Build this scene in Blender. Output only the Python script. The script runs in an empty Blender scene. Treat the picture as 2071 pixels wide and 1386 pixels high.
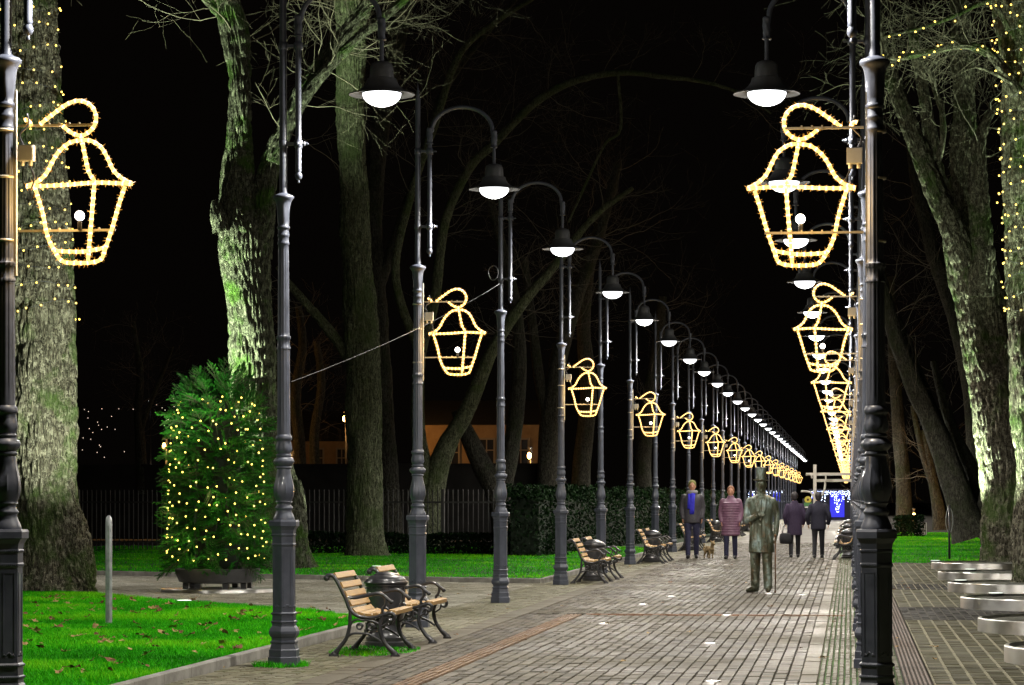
import bpy, math, random
import numpy as np
from mathutils import Vector, Matrix

SC = bpy.context.scene
COL = SC.collection
R = math.radians
PI = math.pi

# ------------------------------------------------------------------ camera, world, exposure
cam_data = bpy.data.cameras.new('camera')
cam = bpy.data.objects.new('camera', cam_data)
COL.objects.link(cam)
cam.location = (0.0, 0.0, 1.45)
cam.rotation_euler = (R(90), 0, R(7.0106))
cam_data.sensor_width = 36.0
cam_data.lens = 36.0 * 5550 / 2071
cam_data.shift_y = 317.0 / 2071
cam_data.clip_start = 0.1
cam_data.clip_end = 2000
SC.camera = cam

world = bpy.data.worlds.new('World')
SC.world = world
world.use_nodes = True
_bg = world.node_tree.nodes['Background']
_sky = world.node_tree.nodes.new('ShaderNodeTexSky')
_sky.sky_type = 'NISHITA'
_sky.sun_disc = False
_sky.sun_elevation = R(-4)
_sky.sun_rotation = R(200)
_mixs = world.node_tree.nodes.new('ShaderNodeMixRGB')
_mixs.inputs[0].default_value = 0.9
_mixs.inputs[2].default_value = (0.0225, 0.017, 0.0135, 1)
world.node_tree.links.new(_sky.outputs[0], _mixs.inputs[1])
world.node_tree.links.new(_mixs.outputs[0], _bg.inputs[0])
_bg.inputs[1].default_value = 0.07
SC.view_settings.view_transform = 'Standard'
SC.view_settings.look = 'None'
SC.view_settings.exposure = 0.0
SC.view_settings.gamma = 1.0
SC.render.film_transparent = False
SC.cycles.use_denoising = True
SC.cycles.max_bounces = 5
SC.cycles.diffuse_bounces = 2
SC.cycles.glossy_bounces = 3
SC.cycles.transmission_bounces = 3
SC.cycles.transparent_max_bounces = 6
SC.cycles.sample_clamp_indirect = 3.0
SC.cycles.sample_clamp_direct = 0.0
SC.cycles.use_light_tree = True
SC.cycles.caustics_reflective = False
SC.cycles.caustics_refractive = False
SC.cycles.filter_width = 1.5

LAMP_W = 620.0      # street lamp, watts of the spot under each shade
LANTERN_W = 48.0    # warm light of one rope lantern
FLOOD_W = 900.0

# ------------------------------------------------------------------ helpers
rng = np.random.default_rng(7)
random.seed(7)


def _hash(ix, iy, iz, seed):
    h = (ix.astype(np.int64) * 374761393 + iy.astype(np.int64) * 668265263
         + iz.astype(np.int64) * 2147483647 + seed * 974711) & 0xFFFFFFFF
    h = ((h ^ (h >> 13)) * 1274126177) & 0xFFFFFFFF
    h = (h ^ (h >> 16)) & 0xFFFFFF
    return h / float(0xFFFFFF)


def vnoise(p, seed=0):
    p = np.asarray(p, float)
    i = np.floor(p).astype(np.int64)
    f = p - i
    f = f * f * (3 - 2 * f)
    out = 0
    for dx in (0, 1):
        wx = f[:, 0] if dx else 1 - f[:, 0]
        for dy in (0, 1):
            wy = f[:, 1] if dy else 1 - f[:, 1]
            for dz in (0, 1):
                wz = f[:, 2] if dz else 1 - f[:, 2]
                out = out + wx * wy * wz * _hash(i[:, 0] + dx, i[:, 1] + dy, i[:, 2] + dz, seed)
    return out


class MB:
    def __init__(self):
        self.v = []; self.n = 0; self.f = []

    def add(self, V, F, m=0, smooth=True):
        V = np.asarray(V, float).reshape(-1, 3)
        F = np.asarray(F, dtype=np.int64)
        if F.ndim == 1:
            F = F.reshape(1, -1)
        self.v.append(V)
        self.f.append((F + self.n, m, smooth))
        self.n += len(V)
        return self

    def box(self, c, s, m=0, rz=0.0, bevel=0.0):
        cx, cy, cz = c
        hx, hy, hz = s[0] / 2, s[1] / 2, s[2] / 2
        V = np.array([(sx * hx, sy * hy, sz * hz) for sz in (-1, 1) for sy in (-1, 1) for sx in (-1, 1)], float)
        if rz:
            co, si = math.cos(rz), math.sin(rz)
            V[:, :2] = np.stack([V[:, 0] * co - V[:, 1] * si, V[:, 0] * si + V[:, 1] * co], 1)
        V += np.array(c)
        F = [(0, 2, 3, 1), (4, 5, 7, 6), (0, 1, 5, 4), (2, 6, 7, 3), (0, 4, 6, 2), (1, 3, 7, 5)]
        return self.add(V, F, m, False)

    def lathe(self, prof, n=24, c=(0, 0, 0), phase=0.0, mod=None, m=0, smooth=True, ell=1.0, cap=True):
        prof = np.asarray(prof, float)
        k = len(prof)
        th = phase + np.arange(n) * 2 * PI / n
        RR = np.repeat(prof[:, 0][:, None], n, 1)
        ZZ = np.repeat(prof[:, 1][:, None], n, 1)
        TT = np.repeat(th[None, :], k, 0)
        if mod is not None:
            RR = RR * mod(TT, ZZ)
        V = np.stack([RR * np.cos(TT) + c[0], RR * np.sin(TT) * ell + c[1], ZZ + c[2]], -1).reshape(-1, 3)
        i = np.arange(k - 1)[:, None] * n
        j = np.arange(n)[None, :]
        j2 = (j + 1) % n
        F = np.stack([i + j, i + j2, i + n + j2, i + n + j], -1).reshape(-1, 4)
        self.add(V, F, m, smooth)
        if cap:
            for row, flip in ((0, True), (k - 1, False)):
                if prof[row, 0] > 1e-5:
                    ids = np.arange(n) + row * n
                    if flip:
                        ids = ids[::-1]
                    self.f.append(((ids + self.n - len(V)).reshape(1, -1), m, False))
        return self

    def tube(self, pts, rad, n=8, m=0, caps=True, flat=None, smooth=True, closed=False):
        """tube along pts; rad scalar / list / (a,b) pairs with frame normal 'flat'"""
        P = np.asarray(pts, float)
        k = len(P)
        rad = np.asarray(rad, float)
        if rad.ndim == 0:
            rad = np.full(k, float(rad))
        T = np.gradient(P, axis=0)
        T /= np.linalg.norm(T, axis=1)[:, None] + 1e-12
        N = np.zeros_like(P)
        if flat is not None:
            fl = np.asarray(flat, float)
            B = np.repeat(fl[None, :], k, 0)
            N = np.cross(B, T)
            N /= np.linalg.norm(N, axis=1)[:, None] + 1e-12
            B = np.cross(T, N)
        else:
            a = np.array([0, 0, 1.0]) if abs(T[0, 2]) < 0.9 else np.array([0, 1.0, 0])
            n0 = np.cross(a, T[0]); n0 /= np.linalg.norm(n0)
            N[0] = n0
            for q in range(1, k):
                v = N[q - 1] - T[q] * np.dot(N[q - 1], T[q])
                N[q] = v / (np.linalg.norm(v) + 1e-12)
            B = np.cross(T, N)
        th = np.arange(n) * 2 * PI / n
        if rad.ndim == 1:
            ra = rb = rad
        else:
            ra, rb = rad[:, 0], rad[:, 1]
        V = (P[:, None, :] + N[:, None, :] * (np.cos(th)[None, :, None] * ra[:, None, None])
             + B[:, None, :] * (np.sin(th)[None, :, None] * rb[:, None, None])).reshape(-1, 3)
        kk = k if closed else k - 1
        i = np.arange(kk)[:, None] * n
        i2 = ((np.arange(kk) + 1) % k)[:, None] * n
        j = np.arange(n)[None, :]
        j2 = (j + 1) % n
        F = np.stack([i + j, i + j2, i2 + j2, i2 + j], -1).reshape(-1, 4)
        self.add(V, F, m, smooth)
        if caps and not closed:
            b0 = self.n - len(V)
            self.f.append((np.arange(n)[::-1].reshape(1, -1) + b0, m, False))
            self.f.append((np.arange(n).reshape(1, -1) + b0 + (k - 1) * n, m, False))
        return self

    def prism(self, poly, z0, z1, m=0):
        """polygon in XY extruded from z0 to z1"""
        k = len(poly)
        V = [(x, y, z0) for x, y in poly] + [(x, y, z1) for x, y in poly]
        self.add(V, [(i, (i + 1) % k, k + (i + 1) % k, k + i) for i in range(k)], m, False)
        b = self.n - 2 * k
        self.f.append((np.arange(k)[::-1].reshape(1, -1) + b, m, False))
        self.f.append((np.arange(k).reshape(1, -1) + b + k, m, False))
        return self

    def sphere(self, c, r, n=10, k=6, m=0, ell=(1, 1, 1)):
        a = np.linspace(-PI / 2, PI / 2, k + 1)
        prof = [(max(math.cos(x), 1e-4) * r, math.sin(x) * r) for x in a]
        s0 = self.n
        self.lathe(prof, n, (0, 0, 0), m=m, cap=False)
        self.v[-1] = self.v[-1] * np.array(ell) + np.array(c)
        return self

    def mesh(self, name, mats, sharp=None):
        me = bpy.data.meshes.new(name)
        V = np.concatenate(self.v) if self.v else np.zeros((0, 3))
        me.vertices.add(len(V))
        me.vertices.foreach_set('co', V.astype(np.float32).ravel())
        loops, starts, mi, sm = [], [], [], []
        off = 0
        for F, m, s in self.f:
            nf, k = F.shape
            loops.append(F.ravel())
            starts.append(off + np.arange(nf) * k)
            off += nf * k
            mi.append(np.full(nf, m, np.int32))
            sm.append(np.full(nf, s, bool))
        L = np.concatenate(loops); S = np.concatenate(starts)
        me.loops.add(len(L)); me.loops.foreach_set('vertex_index', L.astype(np.int32))
        me.polygons.add(len(S)); me.polygons.foreach_set('loop_start', S.astype(np.int32))
        me.polygons.foreach_set('material_index', np.concatenate(mi))
        me.polygons.foreach_set('use_smooth', np.concatenate(sm))
        if not isinstance(mats, (list, tuple)):
            mats = [mats]
        for m in mats:
            me.materials.append(m)
        me.update(calc_edges=True)
        me.validate()
        if sharp is not None:
            me.set_sharp_from_angle(angle=R(sharp))
        return me


def link(name, me, parent=None, loc=None, rz=None):
    o = bpy.data.objects.new(name, me)
    COL.objects.link(o)
    if parent is not None:
        o.parent = parent
    if loc is not None:
        o.location = loc
    if rz is not None:
        o.rotation_euler = (0, 0, rz)
    return o


def obj(name, mb, mats, parent=None, loc=None, rz=None, sharp=None):
    return link(name, mb.mesh(name, mats, sharp), parent, loc, rz)


def empty(name, loc=(0, 0, 0), rz=0.0):
    o = bpy.data.objects.new(name, None)
    o.empty_display_size = 0.2
    COL.objects.link(o)
    o.location = loc
    o.rotation_euler = (0, 0, rz)
    return o


def tag(o, label=None, cat=None, group=None, kind=None):
    if label: o['label'] = label
    if cat: o['category'] = cat
    if group: o['group'] = group
    if kind: o['kind'] = kind
    return o


def copy_tree(o, parent=None):
    c = o.copy()
    COL.objects.link(c)
    c.parent = parent
    for ch in list(o.children):
        copy_tree(ch, c)
    return c


def smooth_path(pts, step=None, n=None):
    """Catmull-Rom through rows of pts (any width), resampled"""
    Pn = np.asarray(pts, float)
    if len(Pn) == 2:
        ext = np.vstack([Pn[0], Pn, Pn[1]])
    else:
        ext = np.vstack([2 * Pn[0] - Pn[1], Pn, 2 * Pn[-1] - Pn[-2]])
    seg = []
    for i in range(1, len(ext) - 2):
        p0, p1, p2, p3 = ext[i - 1], ext[i], ext[i + 1], ext[i + 2]
        L = np.linalg.norm(p2[:3] - p1[:3])
        q = n if n else max(2, int(L / step))
        t = np.linspace(0, 1, q, endpoint=False)[:, None]
        seg.append(0.5 * ((2 * p1) + (-p0 + p2) * t + (2 * p0 - 5 * p1 + 4 * p2 - p3) * t ** 2
                          + (-p0 + 3 * p1 - 3 * p2 + p3) * t ** 3))
    seg.append(Pn[-1:])
    return np.vstack(seg)


ORD = ['zeroth', 'first', 'second', 'third', 'fourth', 'fifth', 'sixth', 'seventh', 'eighth', 'ninth', 'tenth',
       'eleventh', 'twelfth', 'thirteenth', 'fourteenth', 'fifteenth', 'sixteenth', 'seventeenth', 'eighteenth',
       'nineteenth', 'twentieth', 'twenty-first', 'twenty-second', 'twenty-third', 'twenty-fourth',
       'twenty-fifth', 'twenty-sixth', 'twenty-seventh', 'twenty-eighth', 'twenty-ninth', 'thirtieth',
       'thirty-first', 'thirty-second', 'thirty-third', 'thirty-fourth', 'thirty-fifth', 'thirty-sixth']

# ------------------------------------------------------------------ materials
MATS = {}


def nodes(name):
    m = bpy.data.materials.new(name)
    m.use_nodes = True
    nt = m.node_tree
    return m, nt, nt.nodes['Principled BSDF']


def nn(nt, t, **kw):
    n = nt.nodes.new(t)
    for k, v in kw.items():
        setattr(n, k, v)
    return n


def ramp(nt, fac, stops):
    r = nt.nodes.new('ShaderNodeValToRGB')
    el = r.color_ramp.elements
    while len(el) < len(stops):
        el.new(0.5)
    for e, (p, c) in zip(el, stops):
        e.position = p
        e.color = tuple(c) + (1,) if len(c) == 3 else c
    nt.links.new(fac, r.inputs[0])
    return r.outputs[0]


def noise(nt, scale, detail=4, rough=0.55, coord='Object', vec_scale=None, distort=0.0):
    tc = nt.nodes.new('ShaderNodeTexCoord')
    src = tc.outputs[coord]
    if vec_scale is not None:
        mp = nt.nodes.new('ShaderNodeMapping')
        mp.inputs['Scale'].default_value = vec_scale
        nt.links.new(src, mp.inputs[0]); src = mp.outputs[0]
    n = nt.nodes.new('ShaderNodeTexNoise')
    n.inputs['Scale'].default_value = scale
    n.inputs['Detail'].default_value = detail
    n.inputs['Roughness'].default_value = rough
    n.inputs['Distortion'].default_value = distort
    nt.links.new(src, n.inputs['Vector'])
    return n.outputs['Fac']


def bump(nt, h, strength, dist, bsdf):
    b = nt.nodes.new('ShaderNodeBump')
    b.inputs['Strength'].default_value = strength
    b.inputs['Distance'].default_value = dist
    nt.links.new(h, b.inputs['Height'])
    nt.links.new(b.outputs[0], bsdf.inputs['Normal'])


def mixc(nt, fac, a, b, mode='MIX'):
    n = nt.nodes.new('ShaderNodeMixRGB')
    n.blend_type = mode
    for i, x in ((0, fac), (1, a), (2, b)):
        if hasattr(x, 'is_linked'):
            nt.links.new(x, n.inputs[i])
        elif i == 0:
            n.inputs[0].default_value = x
        else:
            n.inputs[i].default_value = tuple(x) + (1,)
    return n.outputs[0]


def pbr(name, c1, c2=None, scale=8, rough=0.6, rough2=None, metal=0.0, bscale=None, bstr=0.2, bdist=0.01, coat=0.0,
        vec_scale=None, lo=0.35, hi=0.65, spec=None):
    m, nt, b = nodes(name)
    if c2 is None:
        b.inputs['Base Color'].default_value = tuple(c1) + (1,)
    else:
        f = noise(nt, scale, 5, 0.6, vec_scale=vec_scale)
        nt.links.new(ramp(nt, f, [(lo, c1), (hi, c2)]), b.inputs['Base Color'])
        if rough2 is not None:
            r = ramp(nt, f, [(lo, (rough,) * 3), (hi, (rough2,) * 3)])
            nt.links.new(r, b.inputs['Roughness'])
    if rough2 is None or c2 is None:
        b.inputs['Roughness'].default_value = rough
    b.inputs['Metallic'].default_value = metal
    b.inputs['Coat Weight'].default_value = coat
    if spec is not None:
        b.inputs['Specular IOR Level'].default_value = spec
    if bscale:
        bump(nt, noise(nt, bscale, 5, 0.6, vec_scale=vec_scale), bstr, bdist, b)
    MATS[name] = m
    return m


def emit(name, color, strength, sample='AUTO'):
    m, nt, b = nodes(name)
    b.inputs['Base Color'].default_value = (0.02, 0.02, 0.02, 1)
    b.inputs['Emission Color'].default_value = tuple(color) + (1,)
    b.inputs['Emission Strength'].default_value = strength
    m.cycles.emission_sampling = sample
    MATS[name] = m
    return m


IRON = pbr('painted_iron', (0.044, 0.050, 0.070), (0.064, 0.072, 0.098), 9, rough=0.40, rough2=0.56, bscale=60, bstr=0.2,
           bdist=0.002, coat=0.12)
IRON_DARK = pbr('black_iron', (0.020, 0.020, 0.023), (0.034, 0.034, 0.038), 12, rough=0.28, rough2=0.42, bscale=70, bstr=0.15,
                bdist=0.002, coat=0.3)
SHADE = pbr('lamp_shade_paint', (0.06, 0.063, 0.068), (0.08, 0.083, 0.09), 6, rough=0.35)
BRASS = pbr('bare_metal_bar', (0.52, 0.46, 0.34), (0.6, 0.54, 0.42), 20, rough=0.4, metal=0.3)
PLASTIC = pbr('grey_plastic_box', (0.42, 0.41, 0.38), (0.47, 0.46, 0.42), 14, rough=0.5)
SHADE_IN = pbr('lamp_shade_underside', (0.007, 0.007, 0.007), (0.010, 0.010, 0.010), 6, rough=0.55, spec=0.15)  # underside shade put into the colour: near-black against the glow lamp below
GLOBE = emit('lamp_globe', (0.95, 0.97, 1.0), 4.0, 'NONE')
ROPE = emit('rope_light_core', (1.0, 0.66, 0.25), 4.6, 'NONE')
ROPE_GAP = emit('rope_light_sheath', (1.0, 0.56, 0.14), 2.7, 'NONE')
ROPE_TIP = emit('rope_light_tips', (1.0, 0.42, 0.05), 1.25, 'NONE')
BULB_WHITE = emit('white_bulb', (1.0, 0.95, 0.88), 8.0, 'NONE')
LED_WARM = emit('warm_led', (1.0, 0.70, 0.12), 4.5, 'NONE')
LED_TREE = emit('warm_led_on_fir', (1.0, 0.72, 0.12), 5.0, 'NONE')
LED_BLUE = emit('blue_led', (0.45, 0.55, 1.0), 6.0, 'NONE')
LED_BLUE_W = emit('white_blue_led', (0.75, 0.85, 1.0), 7.0, 'NONE')
BLUE_PANEL = emit('blue_light_panel', (0.01, 0.012, 1.0), 0.85, 'NONE')
GROUND_LED = emit('paving_light', (1.0, 0.93, 0.84), 7.0, 'NONE')
SODIUM = emit('sodium_lamp', (1.0, 0.5, 0.12), 30.0, 'NONE')
STEEL = pbr('brushed_steel', (0.62, 0.61, 0.59), (0.74, 0.73, 0.71), 3, rough=0.30, rough2=0.42, metal=1.0)
_b = STEEL.node_tree.nodes['Principled BSDF']
_b.inputs['Anisotropic'].default_value = 0.85
_b.inputs['Anisotropic Rotation'].default_value = 0.25
_tg = STEEL.node_tree.nodes.new('ShaderNodeTangent'); _tg.direction_type = 'RADIAL'; _tg.axis = 'Z'
STEEL.node_tree.links.new(_tg.outputs[0], _b.inputs['Tangent'])
GALV = pbr('galvanised_steel', (0.30, 0.32, 0.33), (0.42, 0.44, 0.45), 18, rough=0.4, rough2=0.55, metal=0.7)
KERB = pbr('kerb_concrete', (0.16, 0.15, 0.13), (0.28, 0.27, 0.24), 5, rough=0.85, bscale=40, bstr=0.4, bdist=0.006)
SOIL = pbr('dark_soil', (0.018, 0.014, 0.010), (0.045, 0.034, 0.022), 4, rough=0.95, bscale=10, bstr=0.5, bdist=0.03)
JOINT = pbr('paving_joint', (0.032, 0.028, 0.021), (0.055, 0.05, 0.034), 3, rough=0.95)
JOINT_MOSS = pbr('mossy_joint', (0.02, 0.035, 0.008), (0.05, 0.14, 0.015), 2.2, rough=0.95)
JOINT_PALE = pbr('sandy_joint', (0.16, 0.15, 0.10), (0.25, 0.23, 0.15), 4, rough=0.95)
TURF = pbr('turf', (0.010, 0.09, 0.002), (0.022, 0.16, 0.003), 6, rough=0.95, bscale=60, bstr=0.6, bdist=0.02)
LEAF_BROWN = pbr('fallen_leaf_brown', (0.10, 0.045, 0.018), (0.22, 0.10, 0.035), 30, rough=0.8)
LEAF_TAN = pbr('fallen_leaf_tan', (0.30, 0.19, 0.07), (0.42, 0.27, 0.10), 30, rough=0.8)
GRAVEL = pbr('planter_gravel', (0.03, 0.032, 0.022), (0.10, 0.10, 0.075), 40, rough=0.95, bscale=60, bstr=0.8, bdist=0.02)


def paver_mat(name, a, b_, c_, stain, moss=0.0, mosscol=(0.05, 0.09, 0.015), rough=0.68):
    m, nt, b = nodes(name)
    at = nn(nt, 'ShaderNodeAttribute', attribute_name='tint')
    base = ramp(nt, at.outputs['Fac'], [(0.0, a), (0.5, b_), (1.0, c_)])
    geo = nn(nt, 'ShaderNodeNewGeometry')
    n1 = nn(nt, 'ShaderNodeTexNoise'); n1.inputs['Scale'].default_value = 0.55; n1.inputs['Detail'].default_value = 5
    n2 = nn(nt, 'ShaderNodeTexNoise'); n2.inputs['Scale'].default_value = 38; n2.inputs['Detail'].default_value = 4
    nt.links.new(geo.outputs['Position'], n1.inputs['Vector'])
    nt.links.new(geo.outputs['Position'], n2.inputs['Vector'])
    st = ramp(nt, n1.outputs['Fac'], [(0.36, stain), (0.62, (1, 1, 1))])
    col = mixc(nt, 1.0, base, st, 'MULTIPLY')
    gr = ramp(nt, n2.outputs['Fac'], [(0.3, (0.72,) * 3), (0.7, (1.15,) * 3)])
    col = mixc(nt, 1.0, col, gr, 'MULTIPLY')
    if moss > 0:
        n3 = nn(nt, 'ShaderNodeTexNoise'); n3.inputs['Scale'].default_value = 1.7; n3.inputs['Detail'].default_value = 8
        n3.inputs['Roughness'].default_value = 0.7
        nt.links.new(geo.outputs['Position'], n3.inputs['Vector'])
        fm = ramp(nt, n3.outputs['Fac'], [(0.5, (0, 0, 0)), (0.72, (moss,) * 3)])
        col = mixc(nt, fm, col, mosscol)
    nt.links.new(col, b.inputs['Base Color'])
    rr = ramp(nt, n1.outputs['Fac'], [(0.35, (rough - 0.22,) * 3), (0.65, (rough,) * 3)])
    nt.links.new(rr, b.inputs['Roughness'])
    b.inputs['Specular IOR Level'].default_value = 0.10
    bump(nt, n2.outputs['Fac'], 0.45, 0.004, b)
    MATS[name] = m
    return m


PAVE_MAIN = paver_mat('promenade_pavers', (0.058, 0.051, 0.037), (0.098, 0.087, 0.063), (0.140, 0.124, 0.091), (0.66, 0.62, 0.64))
PAVE_SIDE = paver_mat('side_pavers', (0.17, 0.16, 0.118), (0.22, 0.21, 0.157), (0.28, 0.265, 0.20), (0.68, 0.66, 0.58), 0.55,
                      (0.075, 0.10, 0.02))
PAVE_PATH = paver_mat('cross_path_pavers', (0.25, 0.24, 0.20), (0.32, 0.31, 0.262), (0.39, 0.375, 0.32), (0.72, 0.7, 0.64), 0.25,
                      (0.09, 0.11, 0.03))
PAVE_PALE = paver_mat('pale_strip_pavers', (0.108, 0.096, 0.070), (0.132, 0.118, 0.087), (0.156, 0.140, 0.105), (0.8, 0.78, 0.74))
PAVE_TAN = paver_mat('tan_tactile_pavers', (0.15, 0.092, 0.052), (0.19, 0.12, 0.07), (0.23, 0.15, 0.09), (0.8, 0.74, 0.7))
PAVE_SMALL = paver_mat('small_mossy_pavers', (0.10, 0.092, 0.066), (0.13, 0.12, 0.088), (0.16, 0.148, 0.11), (0.78, 0.76, 0.7), 0.35)
PAVE_PLAZA = paver_mat('plaza_pavers', (0.066, 0.062, 0.038), (0.09, 0.084, 0.052), (0.12, 0.112, 0.073), (0.68, 0.67, 0.62), 0.4,
                       (0.075, 0.08, 0.03))
PAVE_DARK = paver_mat('dark_band_pavers', (0.032, 0.031, 0.029), (0.048, 0.046, 0.043), (0.068, 0.065, 0.06), (0.7, 0.7, 0.7))


def bark_mat(name, dark, mid, pale, moss, moss_amt, lich_amt):
    m, nt, b = nodes(name)
    geo = nn(nt, 'ShaderNodeNewGeometry')
    mp = nn(nt, 'ShaderNodeMapping'); mp.inputs['Scale'].default_value = (15, 15, 2.2)
    nt.links.new(geo.outputs['Position'], mp.inputs[0])
    n1 = nn(nt, 'ShaderNodeTexNoise'); n1.inputs['Scale'].default_value = 1.5; n1.inputs['Detail'].default_value = 7
    n1.inputs['Roughness'].default_value = 0.66; n1.inputs['Distortion'].default_value = 0.6
    nt.links.new(mp.outputs[0], n1.inputs['Vector'])
    at = nn(nt, 'ShaderNodeAttribute', attribute_name='furrow')
    n2 = nn(nt, 'ShaderNodeTexNoise'); n2.inputs['Scale'].default_value = 11; n2.inputs['Detail'].default_value = 8
    n2.inputs['Roughness'].default_value = 0.72
    nt.links.new(geo.outputs['Position'], n2.inputs['Vector'])
    n3 = nn(nt, 'ShaderNodeTexNoise'); n3.inputs['Scale'].default_value = 1.3; n3.inputs['Detail'].default_value = 6
    n3.inputs['Roughness'].default_value = 0.65
    nt.links.new(geo.outputs['Position'], n3.inputs['Vector'])
    def ridged(sock):
        a = nn(nt, 'ShaderNodeMath', operation='SUBTRACT'); nt.links.new(sock, a.inputs[0]); a.inputs[1].default_value = 0.5
        c = nn(nt, 'ShaderNodeMath', operation='ABSOLUTE'); nt.links.new(a.outputs[0], c.inputs[0])
        d = nn(nt, 'ShaderNodeMath', operation='MULTIPLY'); nt.links.new(c.outputs[0], d.inputs[0]); d.inputs[1].default_value = 6.0
        e = nn(nt, 'ShaderNodeMath', operation='MINIMUM'); nt.links.new(d.outputs[0], e.inputs[0]); e.inputs[1].default_value = 1.0
        return e.outputs[0]
    n1.inputs['Detail'].default_value = 3
    rd = ridged(n1.outputs['Fac'])
    n4 = nn(nt, 'ShaderNodeTexNoise'); n4.inputs['Scale'].default_value = 3.4; n4.inputs['Detail'].default_value = 6
    n4.inputs['Roughness'].default_value = 0.7
    nt.links.new(mp.outputs[0], n4.inputs['Vector'])
    plate = ramp(nt, n4.outputs['Fac'], [(0.38, mid), (0.60, pale)])
    crk = ramp(nt, rd, [(0.08, (0, 0, 0)), (0.38, (1, 1, 1))])
    base = mixc(nt, crk, tuple(x * .7 for x in dark), plate)
    lich = ramp(nt, n2.outputs['Fac'], [(0.53, (0, 0, 0)), (0.57, (lich_amt,) * 3)])
    col = mixc(nt, lich, base, tuple(min(1, x * 1.5 + 0.03) for x in pale))
    mo = ramp(nt, n3.outputs['Fac'], [(0.5, (0, 0, 0)), (0.62, (moss_amt,) * 3)])
    col = mixc(nt, mo, col, moss)
    nt.links.new(col, b.inputs['Base Color'])
    b.inputs['Roughness'].default_value = 0.9
    b.inputs['Specular IOR Level'].default_value = 0.25
    hh = nn(nt, 'ShaderNodeMath', operation='MULTIPLY_ADD'); nt.links.new(n4.outputs['Fac'], hh.inputs[0]); hh.inputs[1].default_value = 0.45; nt.links.new(rd, hh.inputs[2])
    bump(nt, hh.outputs[0], 1.0, 0.035, b)
    MATS[name] = m
    return m


BARK = bark_mat('linden_bark', (0.024, 0.019, 0.012), (0.105, 0.092, 0.062), (0.20, 0.192, 0.14), (0.045, 0.10, 0.008), 0.7, 0.75)
BARK_MOSS = bark_mat('mossy_bark', (0.02, 0.021, 0.013), (0.07, 0.075, 0.045), (0.16, 0.17, 0.12), (0.05, 0.12, 0.01), 0.9, 0.5)
BARK_DIM = bark_mat('grey_bark', (0.045, 0.05, 0.03), (0.13, 0.15, 0.085), (0.23, 0.26, 0.155), (0.07, 0.12, 0.028), 0.6, 0.35)
BARK_DARK = bark_mat('dark_bark', (0.02, 0.019, 0.014), (0.055, 0.054, 0.04), (0.095, 0.094, 0.072), (0.03, 0.048, 0.012), 0.5, 0.3)
TWIG = pbr('twig_bark', (0.07, 0.062, 0.045), (0.14, 0.125, 0.09), 5, rough=0.85)
FIR_STEM = pbr('fir_stem', (0.02, 0.03, 0.008), (0.035, 0.045, 0.012), 9, rough=0.8)
TWIG_DARK = pbr('dark_twig_bark', (0.13, 0.115, 0.09), (0.22, 0.20, 0.155), 5, rough=0.9)


def blade_mat(name, a, b_, c_):
    m, nt, b = nodes(name)
    at = nn(nt, 'ShaderNodeAttribute', attribute_name='tint')
    nt.links.new(ramp(nt, at.outputs['Fac'], [(0.0, a), (0.55, b_), (1.0, c_)]), b.inputs['Base Color'])
    b.inputs['Roughness'].default_value = 0.7
    b.inputs['Specular IOR Level'].default_value = 0.08
    MATS[name] = m
    return m


GRASS = blade_mat('grass_blades', (0.016, 0.24, 0.002), (0.045, 0.48, 0.003), (0.20, 0.60, 0.008))
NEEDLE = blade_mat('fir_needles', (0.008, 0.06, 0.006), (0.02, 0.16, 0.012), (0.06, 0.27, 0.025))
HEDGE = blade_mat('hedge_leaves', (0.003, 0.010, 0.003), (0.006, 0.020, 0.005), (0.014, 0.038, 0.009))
WOOD = pbr('bench_slat_wood', (0.31, 0.17, 0.05), (0.44, 0.27, 0.09), 9, rough=0.5, rough2=0.62, bscale=20, bstr=0.3, bdist=0.003,
           vec_scale=(6, 0.6, 6))


def bronze():
    m, nt, b = nodes('statue_bronze')
    f = noise(nt, 4.5, 7, 0.68, vec_scale=(1.6, 1.6, 0.55), distort=0.5)
    g = noise(nt, 11, 5, 0.6)
    c = ramp(nt, f, [(0.36, (0.02, 0.02, 0.012)), (0.45, (0.065, 0.068, 0.042)), (0.54, (0.13, 0.155, 0.115)),
                     (0.66, (0.30, 0.38, 0.37))])
    g2 = ramp(nt, g, [(0.52, (0, 0, 0)), (0.68, (0.55,) * 3)])
    c = mixc(nt, g2, c, (0.14, 0.075, 0.028))
    nt.links.new(c, b.inputs['Base Color'])
    b.inputs['Metallic'].default_value = 0.2
    nt.links.new(ramp(nt, f, [(0.3, (0.3,) * 3), (0.7, (0.55,) * 3)]), b.inputs['Roughness'])
    bump(nt, noise(nt, 26, 5, 0.6), 0.35, 0.012, b)
    return m


BRONZE = bronze()
SKIN = pbr('skin', (0.45, 0.22, 0.14), (0.5, 0.26, 0.17), 12, rough=0.55)

# ------------------------------------------------------------------ ground, lawns, paving
def sheet(name, poly, z, mat, kind='structure', parent=None):
    mb = MB()
    k = len(poly)
    mb.add([(x, y, z) for x, y in poly], [tuple(range(k))], 0, False)
    o = obj(name, mb, mat, parent)
    if kind: o['kind'] = kind
    return o


sheet('ground', [(-600, -60), (600, -60), (600, 1200), (-600, 1200)], -0.06, SOIL)


def inside(poly, x, y):
    c = np.zeros(len(x), bool)
    j = len(poly) - 1
    for i in range(len(poly)):
        xi, yi = poly[i]; xj, yj = poly[j]
        if yi != yj:
            c ^= ((yi > y) != (yj > y)) & (x < (xj - xi) * (y - yi) / (yj - yi) + xi)
        j = i
    return c


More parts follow.
